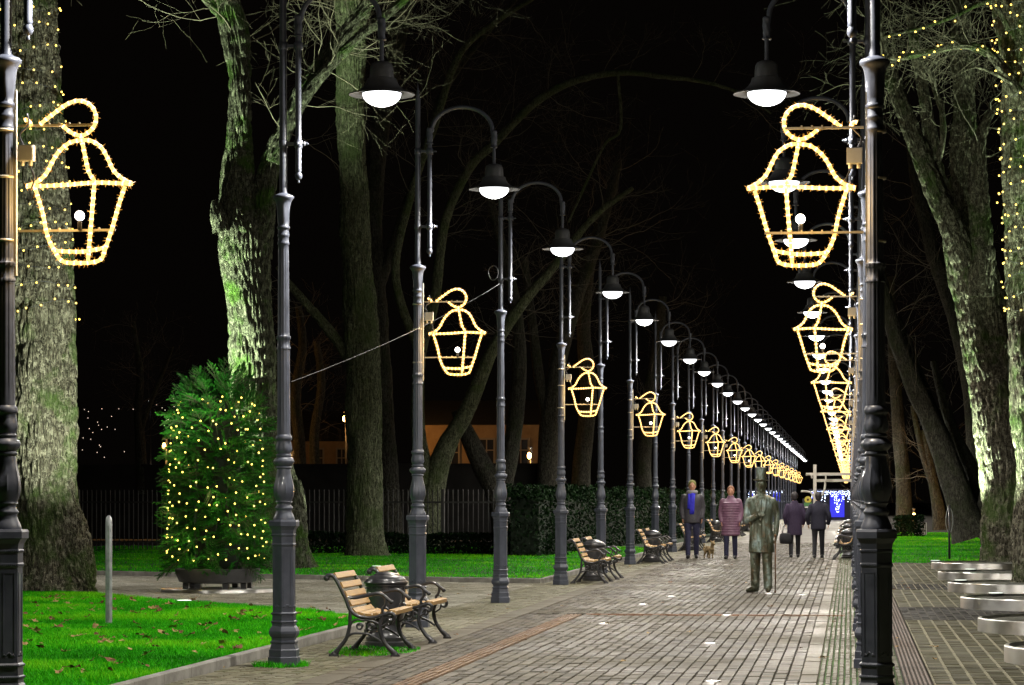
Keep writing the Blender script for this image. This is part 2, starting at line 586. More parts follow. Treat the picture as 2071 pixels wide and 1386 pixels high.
def paver_rects(x0, x1, y0, y1, w, l, gap, bond=0.5, jit=0.0):
    nx = max(1, int(round((x1 - x0) / w))); w = (x1 - x0) / nx
    rows = []
    for i in range(nx):
        off = -(i % 2) * l * bond - (rng.uniform(0, l * .3) if bond > 0 else 0)
        ys = np.arange(y0 + off, y1, l)
        xa = np.full(len(ys), x0 + i * w)
        rows.append(np.stack([xa + gap / 2, xa + w - gap / 2, ys + gap / 2, ys + l - gap / 2], 1))
    A = np.vstack(rows)
    A[:, 2] = np.maximum(A[:, 2], y0); A[:, 3] = np.minimum(A[:, 3], y1)
    A = A[(A[:, 3] - A[:, 2]) > 0.03]
    if jit:
        J = rng.normal(0, jit, (len(A), 1))
        A[:, :2] += J
    return A


def paver_mesh_arrays(A, z, bev=0.006, depth=0.018, wav=0.0, tilt=0.004):
    n = len(A)
    x0, x1, y0, y1 = A.T
    ym = (y0 + y1) / 2
    V = np.zeros((n, 12, 3))
    pts = ((x0, y0, 1, 2), (x1, y0, -1, 2), (x1 + wav, ym, -1, 0), (x1, y1, -1, -2), (x0, y1, 1, -2), (x0 + wav, ym, 1, 0))
    sl = rng.normal(0, tilt, n)
    for k, (xx, yy, sx, sy) in enumerate(pts):
        V[:, k] = np.stack([xx, yy, z - depth], 1)
        V[:, 6 + k] = np.stack([xx + sx * bev, yy + sy * bev, z + sl * np.sign(yy - ym) * .5], 1)
    V[:, 6:, 2] += rng.normal(0, 0.0008, (n, 6))
    f4 = np.array([(k, (k + 1) % 6, 6 + (k + 1) % 6, 6 + k) for k in range(6)] + [(6, 7, 8, 11), (11, 8, 9, 10)])
    F = (f4[None] + np.arange(n)[:, None, None] * 12).reshape(-1, 4)
    return V.reshape(-1, 3), F


def set_tint(me, t):
    a = me.attributes.new('tint', 'FLOAT', 'FACE')
    a.data.foreach_set('value', np.asarray(t, np.float32))


CT, ST = math.cos(R(7.0106)), math.sin(R(7.0106))


def paving(parent, piece, A, mat, nsingle, zbase=0.0, sd=0.0015, wav=0.0, tilt=0.0015, tsd=.24):
    """pieces of paving: those that show largest in the view are objects, the rest one stuff part"""
    cx = (A[:, 0] + A[:, 1]) / 2; cy = (A[:, 2] + A[:, 3]) / 2
    dep = -cx * ST + cy * CT
    lat = (cx * CT + cy * ST) / np.maximum(dep, 0.1) * 5550
    vis = (np.abs(lat) < 1030) & (dep > 21.45)
    score = np.where(vis, dep, 1e6 + dep)
    order = np.argsort(score)
    tint = np.clip(rng.normal(0.5, tsd, len(A)), 0, 1)
    zz = zbase + rng.normal(0, sd, len(A))
    single = order[:nsingle]
    rest = order[nsingle:]
    vars_ = {}
    for i in single:
        w = A[i, 1] - A[i, 0]; l = A[i, 3] - A[i, 2]
        key = (round(w, 3), round(l, 2), int(tint[i] * 5.99))
        if key not in vars_:
            V, F = paver_mesh_arrays(np.array([[-w / 2, w / 2, -l / 2, l / 2]]), np.zeros(1), wav=wav, tilt=tilt)
            mb = MB(); mb.add(V, F, 0, False)
            me = mb.mesh(piece, mat)
            set_tint(me, np.full(8, (key[2] + 0.5) / 6))
            vars_[key] = me
        link(piece, vars_[key], parent, (cx[i], cy[i], zz[i]))
    if len(rest):
        V, F = paver_mesh_arrays(A[rest], zz[rest], wav=wav, tilt=tilt)
        mb = MB(); mb.add(V, F, 0, False)
        me = mb.mesh(piece + '_field', mat)
        set_tint(me, np.repeat(tint[rest], 8))
        o = link(piece + '_field', me, parent)
        o['kind'] = 'stuff'


YN, YF, YE = 17.0, 92.0, 330.0
BASE = -0.014


def strip_base(name, x0, x1, y0, y1, mat, z=BASE):
    return sheet(name, [(x0, y0), (x1, y0), (x1, y1), (x0, y1)], z, mat)


# main carriageway (two fields of grey pavers either side of the tan strip)
road = strip_base('promenade_pavement', -4.05, -0.40, YN - 6, YE, JOINT)
A1 = paver_rects(-3.33, -0.40, YN, YF, 0.1085, 0.21, 0.005, 0.5, 0.0012)
A2 = paver_rects(-4.05, -3.56, YN, YF, 0.1085, 0.21, 0.005, 0.5, 0.0012)
A3 = paver_rects(-3.56, -3.33, 34.62, YF, 0.1085, 0.21, 0.005, 0.5, 0.0012)
AA = np.vstack([A1, A2, A3])
# leave the rusty gutter line free
g = ~((AA[:, 2] < 34.58) & (AA[:, 3] > 34.40))
AA = AA[g]
paving(road, 'paver', AA, PAVE_MAIN, 300, wav=.010, tilt=.0022, tsd=.3)
far = strip_base('promenade_far_paving', -4.05, -0.40, YF, YE, PAVE_MAIN, 0.0)
set_tint(far.data, [0.5])
# rust coloured gutter across the road
gut = empty('gutter_line'); gut['kind'] = 'structure'
xs = np.arange(-3.3, -0.05, 0.25)
mbg = MB(); mbg.box((0, 0, 0), (0.245, 0.10, 0.02))
meg = mbg.mesh('gutter_stone', pbr('gutter_rust', (0.16, 0.075, 0.04), (0.26, 0.13, 0.07), 20, rough=0.8))
for x in xs:
    link('gutter_stone', meg, gut, (x + 0.125, 34.49, -0.006))

# tan ribbed strip
tan = strip_base('tactile_strip', -3.56, -3.33, YN - 6, 34.4, JOINT, BASE + 0.002)
paving(tan, 'tile', paver_rects(-3.55, -3.34, YN, 34.4, 0.052, 0.30, 0.010, 0.5, 0.001), PAVE_TAN, 160, 0.004)

# pale strips
pl = strip_base('pale_strip_by_benches', -4.33, -4.05, YN - 6, YE, JOINT_PALE, BASE + 0.001)
paving(pl, 'slab', paver_rects(-4.33, -4.05, YN, YF, 0.28, 0.42, 0.006, 0.5), PAVE_PALE, 60, 0.002)
pr = strip_base('pale_strip_by_lamps', -0.40, -0.25, YN - 6, YE, JOINT_PALE, BASE + 0.001)
paving(pr, 'slab', paver_rects(-0.40, -0.25, YN, YF, 0.15, 0.32, 0.006, 0.0), PAVE_PALE, 60, 0.002)
# small bricks with moss in their joints along the right lamps
sm = strip_base('brick_strip', -0.25, 0.43, YN - 6, YE, JOINT_MOSS, BASE + 0.001)
paving(sm, 'brick', paver_rects(-0.25, 0.43, YN, 70, 0.054, 0.22, 0.009, 0.5, 0.001), PAVE_SMALL, 300, 0.0)
far2 = strip_base('brick_strip_far', -0.40, 0.43, 92.0, YE, PAVE_SMALL, 0.001)
set_tint(far2.data, [0.6])
# left side paving: along the lamps and the cross path behind the lawn
side = sheet('side_pavement', [(-5.32, YN - 6), (-4.33, YN - 6), (-4.33, YE), (-5.32, YE)], BASE - 0.004, JOINT_MOSS)
cross_poly = [(-5.32, 31.6), (-5.32, 46.9), (-9.9, 48.8), (-14.5, 51.2), (-30, 58.5), (-30, 55), (-12.5, 41.1), (-9.43, 37.2),
              (-7.4, 34.9), (-6.2, 33.3)]
cpath = sheet('cross_path', cross_poly, BASE - 0.003, JOINT_MOSS)
S1 = paver_rects(-5.32, -4.33, YN, YF, 0.108, 0.21, 0.009, 0.5, 0.0015)
S2 = paver_rects(-30, -5.32, 31, 59, 0.21, 0.108, 0.009, 0.0, 0.0015)
c2 = inside(cross_poly, (S2[:, 0] + S2[:, 1]) / 2, (S2[:, 2] + S2[:, 3]) / 2)
paving(side, 'paver', S1, PAVE_SIDE, 260, 0.0, 0.002, wav=.008, tilt=.0025)
paving(cpath, 'paver', S2[c2], PAVE_PATH, 140, 0.0, 0.002, wav=.004, tilt=.0025)
far3 = strip_base('side_far_paving', -5.32, -4.05, YF, YE, PAVE_SIDE, 0.0)
set_tint(far3.data, [0.5])
# plaza on the right
plaza = sheet('plaza_pavement', [(0.66, YN - 6), (12, YN - 6), (12, 63), (0.66, 63)], -.004, JOINT_PALE)
Q1 = paver_rects(0.66, 9.6, YN, 33.3, 0.157, 0.21, 0.021, 0.0, 0.001)
Q3 = paver_rects(0.66, 9.6, 37.4, 44.5, 0.157, 0.32, 0.018, 0.0, 0.001)
Q5 = paver_rects(0.66, 9.6, 47.5, 63.0, 0.157, 0.32, 0.018, 0.0, 0.001)
Q = np.vstack([Q1, Q3, Q5])
paving(plaza, 'paver', Q, PAVE_PLAZA, 300, wav=.006, tilt=.0025)
D = np.vstack([paver_rects(0.66, 9.6, 33.4, 37.3, 0.105, 0.105, 0.01, 0.5, 0.001),
               paver_rects(0.66, 9.6, 44.6, 47.4, 0.105, 0.105, 0.01, 0.5, 0.001)])
dk = sheet('dark_sett_band', [(0.66, 33.35), (9.6, 33.35), (9.6, 37.35), (0.66, 37.35)], -.002, JOINT)
paving(dk, 'sett', D, PAVE_DARK, 120)

# slotted drain between the right lamps and the plaza
drain = empty('slot_drain', (0.54, YN, 0)); tag(drain, 'rusty slotted drain grate beside right lamp posts', 'drain')
RUST = pbr('rusty_grate', (0.10, 0.055, 0.035), (0.20, 0.17, 0.15), 14, rough=0.7, metal=0.3)
mb = MB(); mb.box((0, 23, -0.03), (0.22, 46, 0.03))
obj('channel', mb, pbr('drain_channel', (0.012, 0.010, 0.008), (0.03, 0.022, 0.016), 8, rough=0.95), drain)
mb = MB(); mb.box((0, 0, 0), (0.017, 46, 0.02)); mbar = mb.mesh('bar', RUST)
for i in range(6):
    link('bar', mbar, drain, (-0.0875 + i * 0.035, 23, -0.005))

# kerbs
def kerb_run(name, pts, label, w=0.09, h=0.085, stone=0.9):
    e = empty(name, (pts[0][0], pts[0][1], 0)); tag(e, label, 'kerb')
    P_ = smooth_path([(x, y, 0) for x, y in pts], n=6) if len(pts) > 2 else np.array([(x, y, 0) for x, y in pts], float)
    seg = np.linalg.norm(np.diff(P_, axis=0), axis=1); cum = np.r_[0, np.cumsum(seg)]
    t = 0
    while t < cum[-1] - 0.2:
        a = np.array([np.interp(t, cum, P_[:, k]) for k in range(2)])
        t2 = min(t + stone, cum[-1])
        b = np.array([np.interp(t2 - 0.008, cum, P_[:, k]) for k in range(2)])
        d = b - a; L = np.linalg.norm(d); ang = math.atan2(d[1], d[0])
        key = ('kerb', round(L, 2))
        if key not in MATS:
            mb = MB()
            b_ = 0.008
            V = []
            for xx in (-L / 2, L / 2):
                for yy, z in ((-w / 2, -0.05), (-w / 2, h - b_), (-w / 2 + b_, h), (w / 2 - b_, h), (w / 2, h - b_), (w / 2, -0.05)):
                    V.append((xx, yy, z))
            F4 = [(i, i + 1, i + 7, i + 6) for i in range(5)]
            mb.add(V, F4, 0, False)
            mb.f.append((np.array([[0, 1, 2, 3, 4, 5]]) + mb.n - 12, 0, False)); mb.f.append((np.array([[11, 10, 9, 8, 7, 6]]) + mb.n - 12, 0, False))
            MATS[key] = mb.mesh('kerb_stone', KERB)
        m = (a + b) / 2
        link('kerb_stone', MATS[key], e, (m[0] - pts[0][0], m[1] - pts[0][1], 0.0), ang)
        t = t2


kerb_run('kerb', [(-5.37, 16.5), (-5.37, 30.2)], 'pale concrete kerb between the near lawn and the lamp row')
kerb_run('kerb', [(-5.27, 47.0), (-9.9, 48.85), (-14.5, 51.25), (-22, 54.8)], 'concrete kerb along the far lawn behind the fir column')
kerb_run('kerb', [(-5.27, 47.0), (-5.27, 92.0)], 'concrete kerb beside the lamp row along the hedge lawn')

near_lawn = [(-5.42, 5), (-5.42, 30.3), (-5.8, 32.0), (-6.65, 33.9), (-9.43, 37.1), (-12.5, 41.1), (-30, 54), (-45, 54), (-45, 5)]
far_lawn = [(-5.32, 47.1), (-9.9, 48.95), (-14.5, 51.35), (-30, 58.8), (-60, 70), (-60, 80), (-8.3, 80), (-5.35, 130)]
right_lawn = [(0.7, 63.05), (40, 63.05), (40, 110), (0.9, 125)]
sheet('lawn', near_lawn, 0.05, TURF)
TURF_DIMMED = pbr('dimmed_turf', (0.010, 0.012, 0.005), (0.011, 0.048, 0.003), 1.6, rough=0.95, bscale=40, bstr=0.6, bdist=0.02)  # darker turf for far and right lawns: their dim light put into the colour
sheet('lawn_far', far_lawn, 0.05, TURF_DIMMED)
sheet('lawn_right', right_lawn, 0.0, TURF_DIMMED)


def grass(name, poly, z, box, dens, h, w, label, keep=None, fade=None):
    x0, x1, y0, y1 = box
    n = int((x1 - x0) * (y1 - y0) * dens)
    x = rng.uniform(x0, x1, n); y = rng.uniform(y0, y1, n)
    if keep is not None:
        k = keep(x, y); x, y = x[k], y[k]
    k = inside(poly, x, y); x, y = x[k], y[k]
    # only what the lens can plausibly reach, with a margin to either side
    dep = -x * ST + y * CT
    lat = (x * CT + y * ST) / np.maximum(dep, .1) * 5550
    k = (np.abs(lat) < 1500) & (dep > 17); x, y = x[k], y[k]
    n = len(x)
    p3 = np.stack([x * 0.9, y * 0.9, np.zeros(n)], 1)
    big = vnoise(p3, 3); fine = vnoise(p3 * 6, 5)
    hh = h * (0.45 + 0.6 * fine + 0.25 * rng.random(n)) * (0.75 + 0.5 * big)
    a = rng.uniform(0, PI, n)
    wx, wy = np.cos(a) * w / 2, np.sin(a) * w / 2
    lean = rng.uniform(0.1, 1.1, n) * hh; la = rng.uniform(0, 2 * PI, n)
    V = np.stack([np.stack([x - wx, y - wy, np.full(n, z)], 1), np.stack([x + wx, y + wy, np.full(n, z)], 1),
                  np.stack([x + lean * np.cos(la), y + lean * np.sin(la), z + hh], 1)], 1).reshape(-1, 3)
    mb = MB(); mb.add(V, np.arange(3 * n).reshape(-1, 3), 0, False)
    me = mb.mesh(name, GRASS)
    set_tint(me, np.clip(-.15 + 0.95 * big + 0.5 * fine * rng.random(n) + rng.normal(0, .16, n), 0, 1))
    o = link(name, me); tag(o, label, 'grass', kind='stuff')


grass('grass', near_lawn, 0.045, (-13.5, -5.42, 19, 44), 2600, 0.05, 0.011, 'bright green lawn grass in the left foreground')
grass('grass', far_lawn, 0.045, (-22, -5.3, 47, 80), 210, 0.042, 0.018, 'green lawn grass behind the paved path by the fence')
grass('grass', right_lawn, 0.0, (0.7, 12, 63, 120), 150, 0.042, 0.02, 'dim green lawn grass behind the steel rings')
# tufts round the second lamp and under the first bench
def tuft_poly(cx, cy, rx, ry):
    return [(cx + rx * math.cos(t), cy + ry * math.sin(t)) for t in np.linspace(0, 2 * PI, 18)[:-1]]
for (cx, cy, rx, ry, dn, hh, lab) in ((-4.9, 23.40, 0.25, 0.27, 2600, 0.06, 'grass tuft round the foot of the lamp post before the bench'),
                                (-4.5, 25.9, 0.42, 1.0, 1200, 0.03, 'thin moss and grass under the nearest bench')):
    grass('grass', tuft_poly(cx, cy, rx, ry), 0.0, (cx - rx, cx + rx, cy - ry, cy + ry), dn, hh, 0.01, lab)

# ------------------------------------------------------------------ street lamps
def pedestal_mesh():
    mb = MB()
    s = 1 / math.cos(PI / 6) * 0.97
    prof = [(.1485, 0), (.1485, .078), (.138, .084), (.138, .142), (.130, .150), (.118, .195), (.127, .205), (.127, .215), (.112, .226),
            (.112, .245), (.128, .262), (.140, .285), (.140, .305), (.124, .335), (.111, .352), (.111, .375), (.121, .381), (.121, .391),
            (.108, .398), (.108, .446), (.120, .452), (.120, .462), (.1035, .472), (.1035, 1.040), (.112, 1.050), (.112, 1.063),
            (.1055, 1.070), (.1055, 1.128), (.1125, 1.134), (.1125, 1.146), (.106, 1.152), (.112, 1.185), (.130, 1.212), (.140, 1.217),
            (.140, 1.255), (.133, 1.270), (.09, 1.272)]
    mb.lathe(prof, 6, phase=PI / 2, smooth=False)
    # raised panel frames and bead rows on the six faces
    ap = .1035 * math.cos(PI / 6)
    for f in range(6):
        a = PI / 2 + PI / 6 + f * PI / 3
        co, si = math.cos(a), math.sin(a)
        for (u, z, lu, lz) in ((-.034, .76, .006, .50), (.034, .76, .006, .50), (0, 1.01, .074, .006)):
            mb.box((co * ap - si * u, si * ap + co * u, z), (.006, lu, lz), rz=a)
        # arched scallop at the panel foot
        arc = [(co * (ap + .002) - si * u, si * (ap + .002) + co * u, z) for u, z in
               ((-.034, .51), (-.026, .525), (-.018, .512), (-.010, .528), (0, .536), (.010, .528), (.018, .512), (.026, .525), (.034, .51))]
        mb.tube(arc, .004, 5)
        for zb, rr in ((.386, .118), (.457, .117), (1.0565, .109), (1.140, .1095)):
            aa = rr * math.cos(PI / 6)
            for q in range(9):
                u = (q - 4) * rr / 9.4
                mb.sphere((co * aa - si * u, si * aa + co * u, zb), .0062, 5, 3)
    return mb.mesh('pedestal', IRON)


def baluster_mesh():
    def mod(T, Z):
        w = np.clip((Z - 1.43) / .05, 0, 1) * np.clip((1.70 - Z) / .08, 0, 1)
        w2 = np.clip((Z - 1.85) / .03, 0, 1) * np.clip((1.965 - Z) / .03, 0, 1)
        w3 = np.clip((Z - 1.745) / .02, 0, 1) * np.clip((1.81 - Z) / .02, 0, 1)
        leaf = np.maximum(0, np.cos(4 * T + 5 * Z)) ** 1.5 * 0.10 - .03 + .035 * np.cos(16 * T)
        return 1 + w * leaf + w2 * .06 * np.cos(6 * T) + w3 * .04 * np.cos(12 * T)
    prof = [(.095, 1.268), (.092, 1.29), (.074, 1.33), (.068, 1.355), (.076, 1.366), (.078, 1.376), (.070, 1.388), (.062, 1.402), (.064, 1.418),
            (.074, 1.426), (.070, 1.436), (.078, 1.46), (.087, 1.49), (.0905, 1.525), (.088, 1.56), (.079, 1.605), (.068, 1.655), (.060, 1.705),
            (.059, 1.712), (.070, 1.718), (.070, 1.728), (.062, 1.738), (.078, 1.752), (.089, 1.772), (.089, 1.786), (.078, 1.805),
            (.062, 1.818), (.068, 1.826), (.068, 1.836), (.058, 1.846), (.066, 1.862), (.070, 1.885), (.068, 1.91), (.061, 1.945), (.062, 1.96),
            (.070, 1.968), (.072, 1.982), (.068, 1.998), (.058, 2.012)]
    P_ = smooth_path([(r, z, 0) for r, z in prof], n=2)
    mb = MB(); mb.lathe(P_[:, :2], 32, mod=mod)
    return mb.mesh('baluster', IRON, 50)


def column_mesh():
    def flute(T, Z):
        w = np.clip((Z - 2.03) / .02, 0, 1) * np.clip((3.66 - Z) / .02, 0, 1)
        w *= 1 - np.clip(1 - np.abs(Z - 2.815) / .06, 0, 1) > 0.02
        return 1 - w * 0.07 * (np.cos(12 * T) > 0.1)
    prof = [(.0575, 2.008), (.0575, 2.035), (.0565, 2.06), (.0535, 2.74), (.0535, 2.752), (.060, 2.756), (.060, 2.772), (.0545, 2.778),
            (.0545, 2.838), (.063, 2.846), (.063, 2.866), (.053, 2.874), (.051, 2.90), (.0465, 3.62), (.0465, 3.66), (.052, 3.668),
            (.052, 3.682), (.047, 3.69), (.047, 3.73), (.052, 3.738), (.052, 3.752), (.047, 3.76), (.047, 3.80)]
    out = []
    for a, b in zip(prof[:-1], prof[1:]):
        L = b[1] - a[1]
        k = max(1, int(L / .12))
        for q in range(k):
            t = q / k; out.append((a[0] + (b[0] - a[0]) * t, a[1] + L * t))
    out.append(prof[-1])
    mb = MB(); mb.lathe(out, 48, mod=flute)
    return mb.mesh('column', IRON, 45)


def capital_mesh():
    def mod(T, Z):
        w = np.clip((Z - 3.83) / .02, 0, 1) * np.clip((4.03 - Z) / .03, 0, 1)
        return 1 + w * (.10 * np.maximum(0, np.cos(6 * T + 10 * Z)) - .02)
    prof = [(.047, 3.795), (.056, 3.805), (.056, 3.82), (.048, 3.83), (.050, 3.86), (.053, 3.91), (.056, 3.96), (.060, 4.0), (.066, 4.03),
            (.078, 4.052), (.090, 4.066), (.092, 4.08), (.084, 4.092), (.060, 4.10), (.04, 4.112)]
    mb = MB(); mb.lathe(prof, 30, mod=mod)
    return mb.mesh('capital', IRON, 45)


def pole_mesh():
    mb = MB()
    mb.lathe([(.036, 4.095), (.036, 4.12), (.033, 4.13), (.033, 4.52), (.038, 4.525), (.038, 4.56), (.033, 4.565), (.031, 5.36), (.036, 5.365),
              (.036, 5.42), (.030, 5.425), (.029, 6.0), (.012, 6.008)], 20)
    return mb.mesh('pole', IRON, 40)


def finial_mesh():
    mb = MB(); mb.lathe([(.014, 6.0), (.020, 6.02), (.022, 6.035), (.014, 6.05), (.016, 6.06), (.008, 6.10), (.001, 6.18)], 12)
    return mb.mesh('finial', IRON, 40)


def clamp_mesh(z, knob):
    mb = MB()
    mb.box((.07, 0, z), (.10, .03, .028))
    mb.lathe([(.036, z - .03), (.040, z - .025), (.040, z + .025), (.036, z + .03)], 16)
    mb.lathe([(.030, z - .035), (.040, z - .025), (.042, z), (.040, z + .025), (.030, z + .035)], 14, c=(.135, 0, 0))
    if knob:
        mb.tube([(.17, 0, z), (.19, 0, z), (.20, 0, z), (.215, 0, z), (.225, 0, z)], [.014, .022, .012, .012, .004], 10)
        for s in (-1, 1):
            mb.sphere((.135, s * .045, z), .014, 8, 5)
    else:
        mb.box((.19, 0, z), (.05, .012, .012))
    return mb.mesh('clamp', IRON, 40)


def hanger_mesh():
    mb = MB()
    mb.lathe([(.001, 4.195), (.010, 4.20), (.013, 4.212), (.009, 4.224), (.024, 4.236), (.032, 4.258), (.030, 4.275), (.022, 4.29),
              (.027, 4.30), (.026, 4.32), (.0255, 5.5)], 16, c=(.135, 0, 0))
    return mb.mesh('hanger_tube', IRON, 40)


def socket_mesh(x, z0, z1):
    mb = MB()
    L = z1 - z0

    def mod(T, Z):
        return 1 + .12 * np.cos(5 * T + 60 * Z) * np.clip((Z - z0) / .03, 0, 1) * np.clip((z1 - Z) / .03, 0, 1)
    prof = [(.024, z0)] + [(r, z0 + L * t) for r, t in
                           ((.040, .02), (.040, .07), (.030, .10), (.030, .2), (.033, .4), (.034, .6), (.033, .8), (.036, .9), (.034, .95))] + [(.022, z1)]
    P_ = smooth_path([(r, z, 0) for r, z in prof], n=2)
    mb.lathe(P_[:, :2], 18, c=(x, 0, 0), mod=mod)
    return mb.mesh('arm_socket', IRON, 45)


def arm_mesh():
    mb = MB()
    pts = [(.135, 0, 5.45), (.142, 0, 5.60)]
    for a in np.linspace(PI, 0, 22):
        pts.append((.505 + .345 * math.cos(a), 0, 5.62 + .265 * math.sin(a)))
    pts += [(.858, 0, 5.55), (.87, 0, 5.42)]
    mb.tube(smooth_path(pts, n=2), .0225, 12)
    mb.tube([(.87, 0, 5.45), (.87, 0, 5.20)], .019, 12)
    return mb.mesh('arm', IRON, 40)


def shade_mesh():
    mb = MB()
    c = (.87, 0, 0)
    mb.lathe([(.018, 5.24), (.05, 5.238), (.085, 5.222), (.099, 5.195), (.103, 5.16), (.106, 5.095), (.128, 5.088), (.132, 5.075), (.140, 5.05),
              (.160, 5.02), (.195, 4.99), (.235, 4.972), (.287, 4.958), (.290, 4.952)], 40, c=c)
    mb.f.pop()
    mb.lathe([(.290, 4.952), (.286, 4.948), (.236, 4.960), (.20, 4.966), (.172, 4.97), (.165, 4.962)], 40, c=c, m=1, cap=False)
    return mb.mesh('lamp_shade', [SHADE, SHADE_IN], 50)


def glass_mesh():
    mb = MB()
    prof = [(.168 * math.cos(a), 4.962 - .115 * math.sin(a)) for a in np.linspace(0, PI / 2 - .01, 9)] + [(.001, 4.847)]
    mb.lathe(prof, 28, c=(.87, 0, 0), cap=False)
    return mb.mesh('lamp_glass', GLOBE)


spot = bpy.data.lights.new('street_lamp_light', 'SPOT')
spot.energy = LAMP_W
spot.color = (1.0, 0.95, 0.86)
spot.spot_size = R(174)
spot.spot_blend = 0.4
spot.shadow_soft_size = 0.10
glow = bpy.data.lights.new('street_lamp_glow', 'POINT')
glow.energy = LAMP_W * 0.16
glow.color = spot.color
glow.shadow_soft_size = 0.06

LM = [('pedestal', pedestal_mesh()), ('baluster', baluster_mesh()), ('column', column_mesh()), ('capital', capital_mesh()),
      ('pole', pole_mesh()), ('finial', finial_mesh()), ('clamp', clamp_mesh(4.54, True)), ('clamp', clamp_mesh(5.39, False)),
      ('hanger_tube', hanger_mesh()), ('arm', arm_mesh()), ('arm_socket', socket_mesh(.135, 5.47, 5.66)),
      ('arm_socket', socket_mesh(.87, 5.42, 5.62)), ('lamp_shade', shade_mesh())]
GL = glass_mesh()

# one mesh for the far lamps, too small to show their parts
def joined(name, meshes):
    V, off = [], 0
    mb = MB(); mats = []
    for me in meshes:
        n = len(me.vertices)
        co = np.empty(n * 3, np.float32); me.vertices.foreach_get('co', co)
        mi = me.materials[0]
        if mi not in mats: mats.append(mi)
        byk = {}
        for p in me.polygons:
            byk.setdefault(len(p.vertices), []).append(tuple(p.vertices))
        mb.v.append(co.reshape(-1, 3).astype(float))
        for k, L in byk.items():
            mb.f.append((np.array(L) + mb.n, mats.index(mi), True))
        mb.n += n
    return mb.mesh(name, mats, 45)


# lighter profile set for far ones
def far_lamp():
    mb = MB()
    mb.lathe([(.145, 0), (.145, .08), (.13, .15), (.113, .22), (.14, .29), (.112, .36), (.1035, .47), (.1035, 1.04), (.112, 1.14), (.14, 1.22), (.14, 1.26),
              (.09, 1.27)], 6, phase=PI / 2, smooth=False)
    mb.lathe([(.09, 1.27), (.065, 1.40), (.09, 1.52), (.06, 1.71), (.09, 1.78), (.06, 1.85), (.07, 1.9), (.058, 2.01), (.052, 2.76), (.06, 2.81), (.05, 2.87),
              (.047, 3.8), (.055, 3.95), (.09, 4.07), (.034, 4.11), (.030, 6.0), (.002, 6.17)], 10)
    mb.lathe([(.002, 4.2), (.032, 4.26), (.026, 4.3), (.026, 5.5), (.034, 5.55), (.03, 5.66)], 8, c=(.135, 0, 0))
    mb.box((.09, 0, 4.54), (.2, .06, .06)); mb.box((.09, 0, 5.39), (.16, .05, .05))
    pts = [(.135, 0, 5.45)] + [(.505 + .36 * math.cos(a), 0, 5.62 + .265 * math.sin(a)) for a in np.linspace(PI, 0, 12)] + [(.87, 0, 5.2)]
    mb.tube(pts, .0225, 6)
    mb.lathe([(.02, 5.24), (.1, 5.2), (.106, 5.095), (.13, 5.08), (.16, 5.02), (.29, 4.955)], 16, c=(.87, 0, 0), m=0)
    mb.f.pop()
    mb.lathe([(.29, 4.955), (.28, 4.948), (.165, 4.962)], 16, c=(.87, 0, 0), m=2, cap=False)
    prof = [(.168 * math.cos(a), 4.962 - .115 * math.sin(a)) for a in np.linspace(0, PI / 2 - .02, 5)]
    mb.lathe(prof, 16, c=(.87, 0, 0), m=1)
    return mb.mesh('street_lamp', [IRON, GLOBE, SHADE_IN], 45)


FAR = far_lamp()

# ---- lantern made of rope light, flat in its own x-z plane, origin at the lamp post's axis
def Lp(pts):
    # drawing units of the lantern -> metres beside the post
    return [((x - 40) / 644.0 * 0.985, 0.0, 3.83 - (y - 390) / 644.0) for x, y in pts]


LANT = {
    'hook_end': [(118, 462), (132, 460), (146, 484)],
    'scroll': [(180, 478), (235, 438), (290, 402), (340, 390), (385, 410), (405, 450), (397, 490), (372, 514), (345, 525), (305, 512), (270, 484)],
    'dome_edge': [(345, 528), (345, 541), (300, 550), (255, 585), (225, 630), (205, 668), (168, 700), (125, 715)],
    'dome_edge ': [(345, 541), (385, 545), (425, 570), (450, 610), (475, 660), (510, 692), (552, 713)],
    'dome_rib': [(350, 552), (362, 610), (376, 665), (400, 700)],
    'rim': [(125, 717), (260, 714), (400, 706), (480, 709), (552, 714)],
    'side': [(160, 724), (190, 820), (210, 910), (240, 970), (266, 1004), (300, 1013), (380, 1013), (424, 1001), (440, 965), (470, 880), (500, 780), (521, 719)],
    'body_rib': [(398, 708), (386, 850), (372, 1008)],
    'base_ring': [(240, 966), (300, 970), (360, 970), (440, 957)],
}
LX = {k: Lp(v) for k, v in LANT.items()}


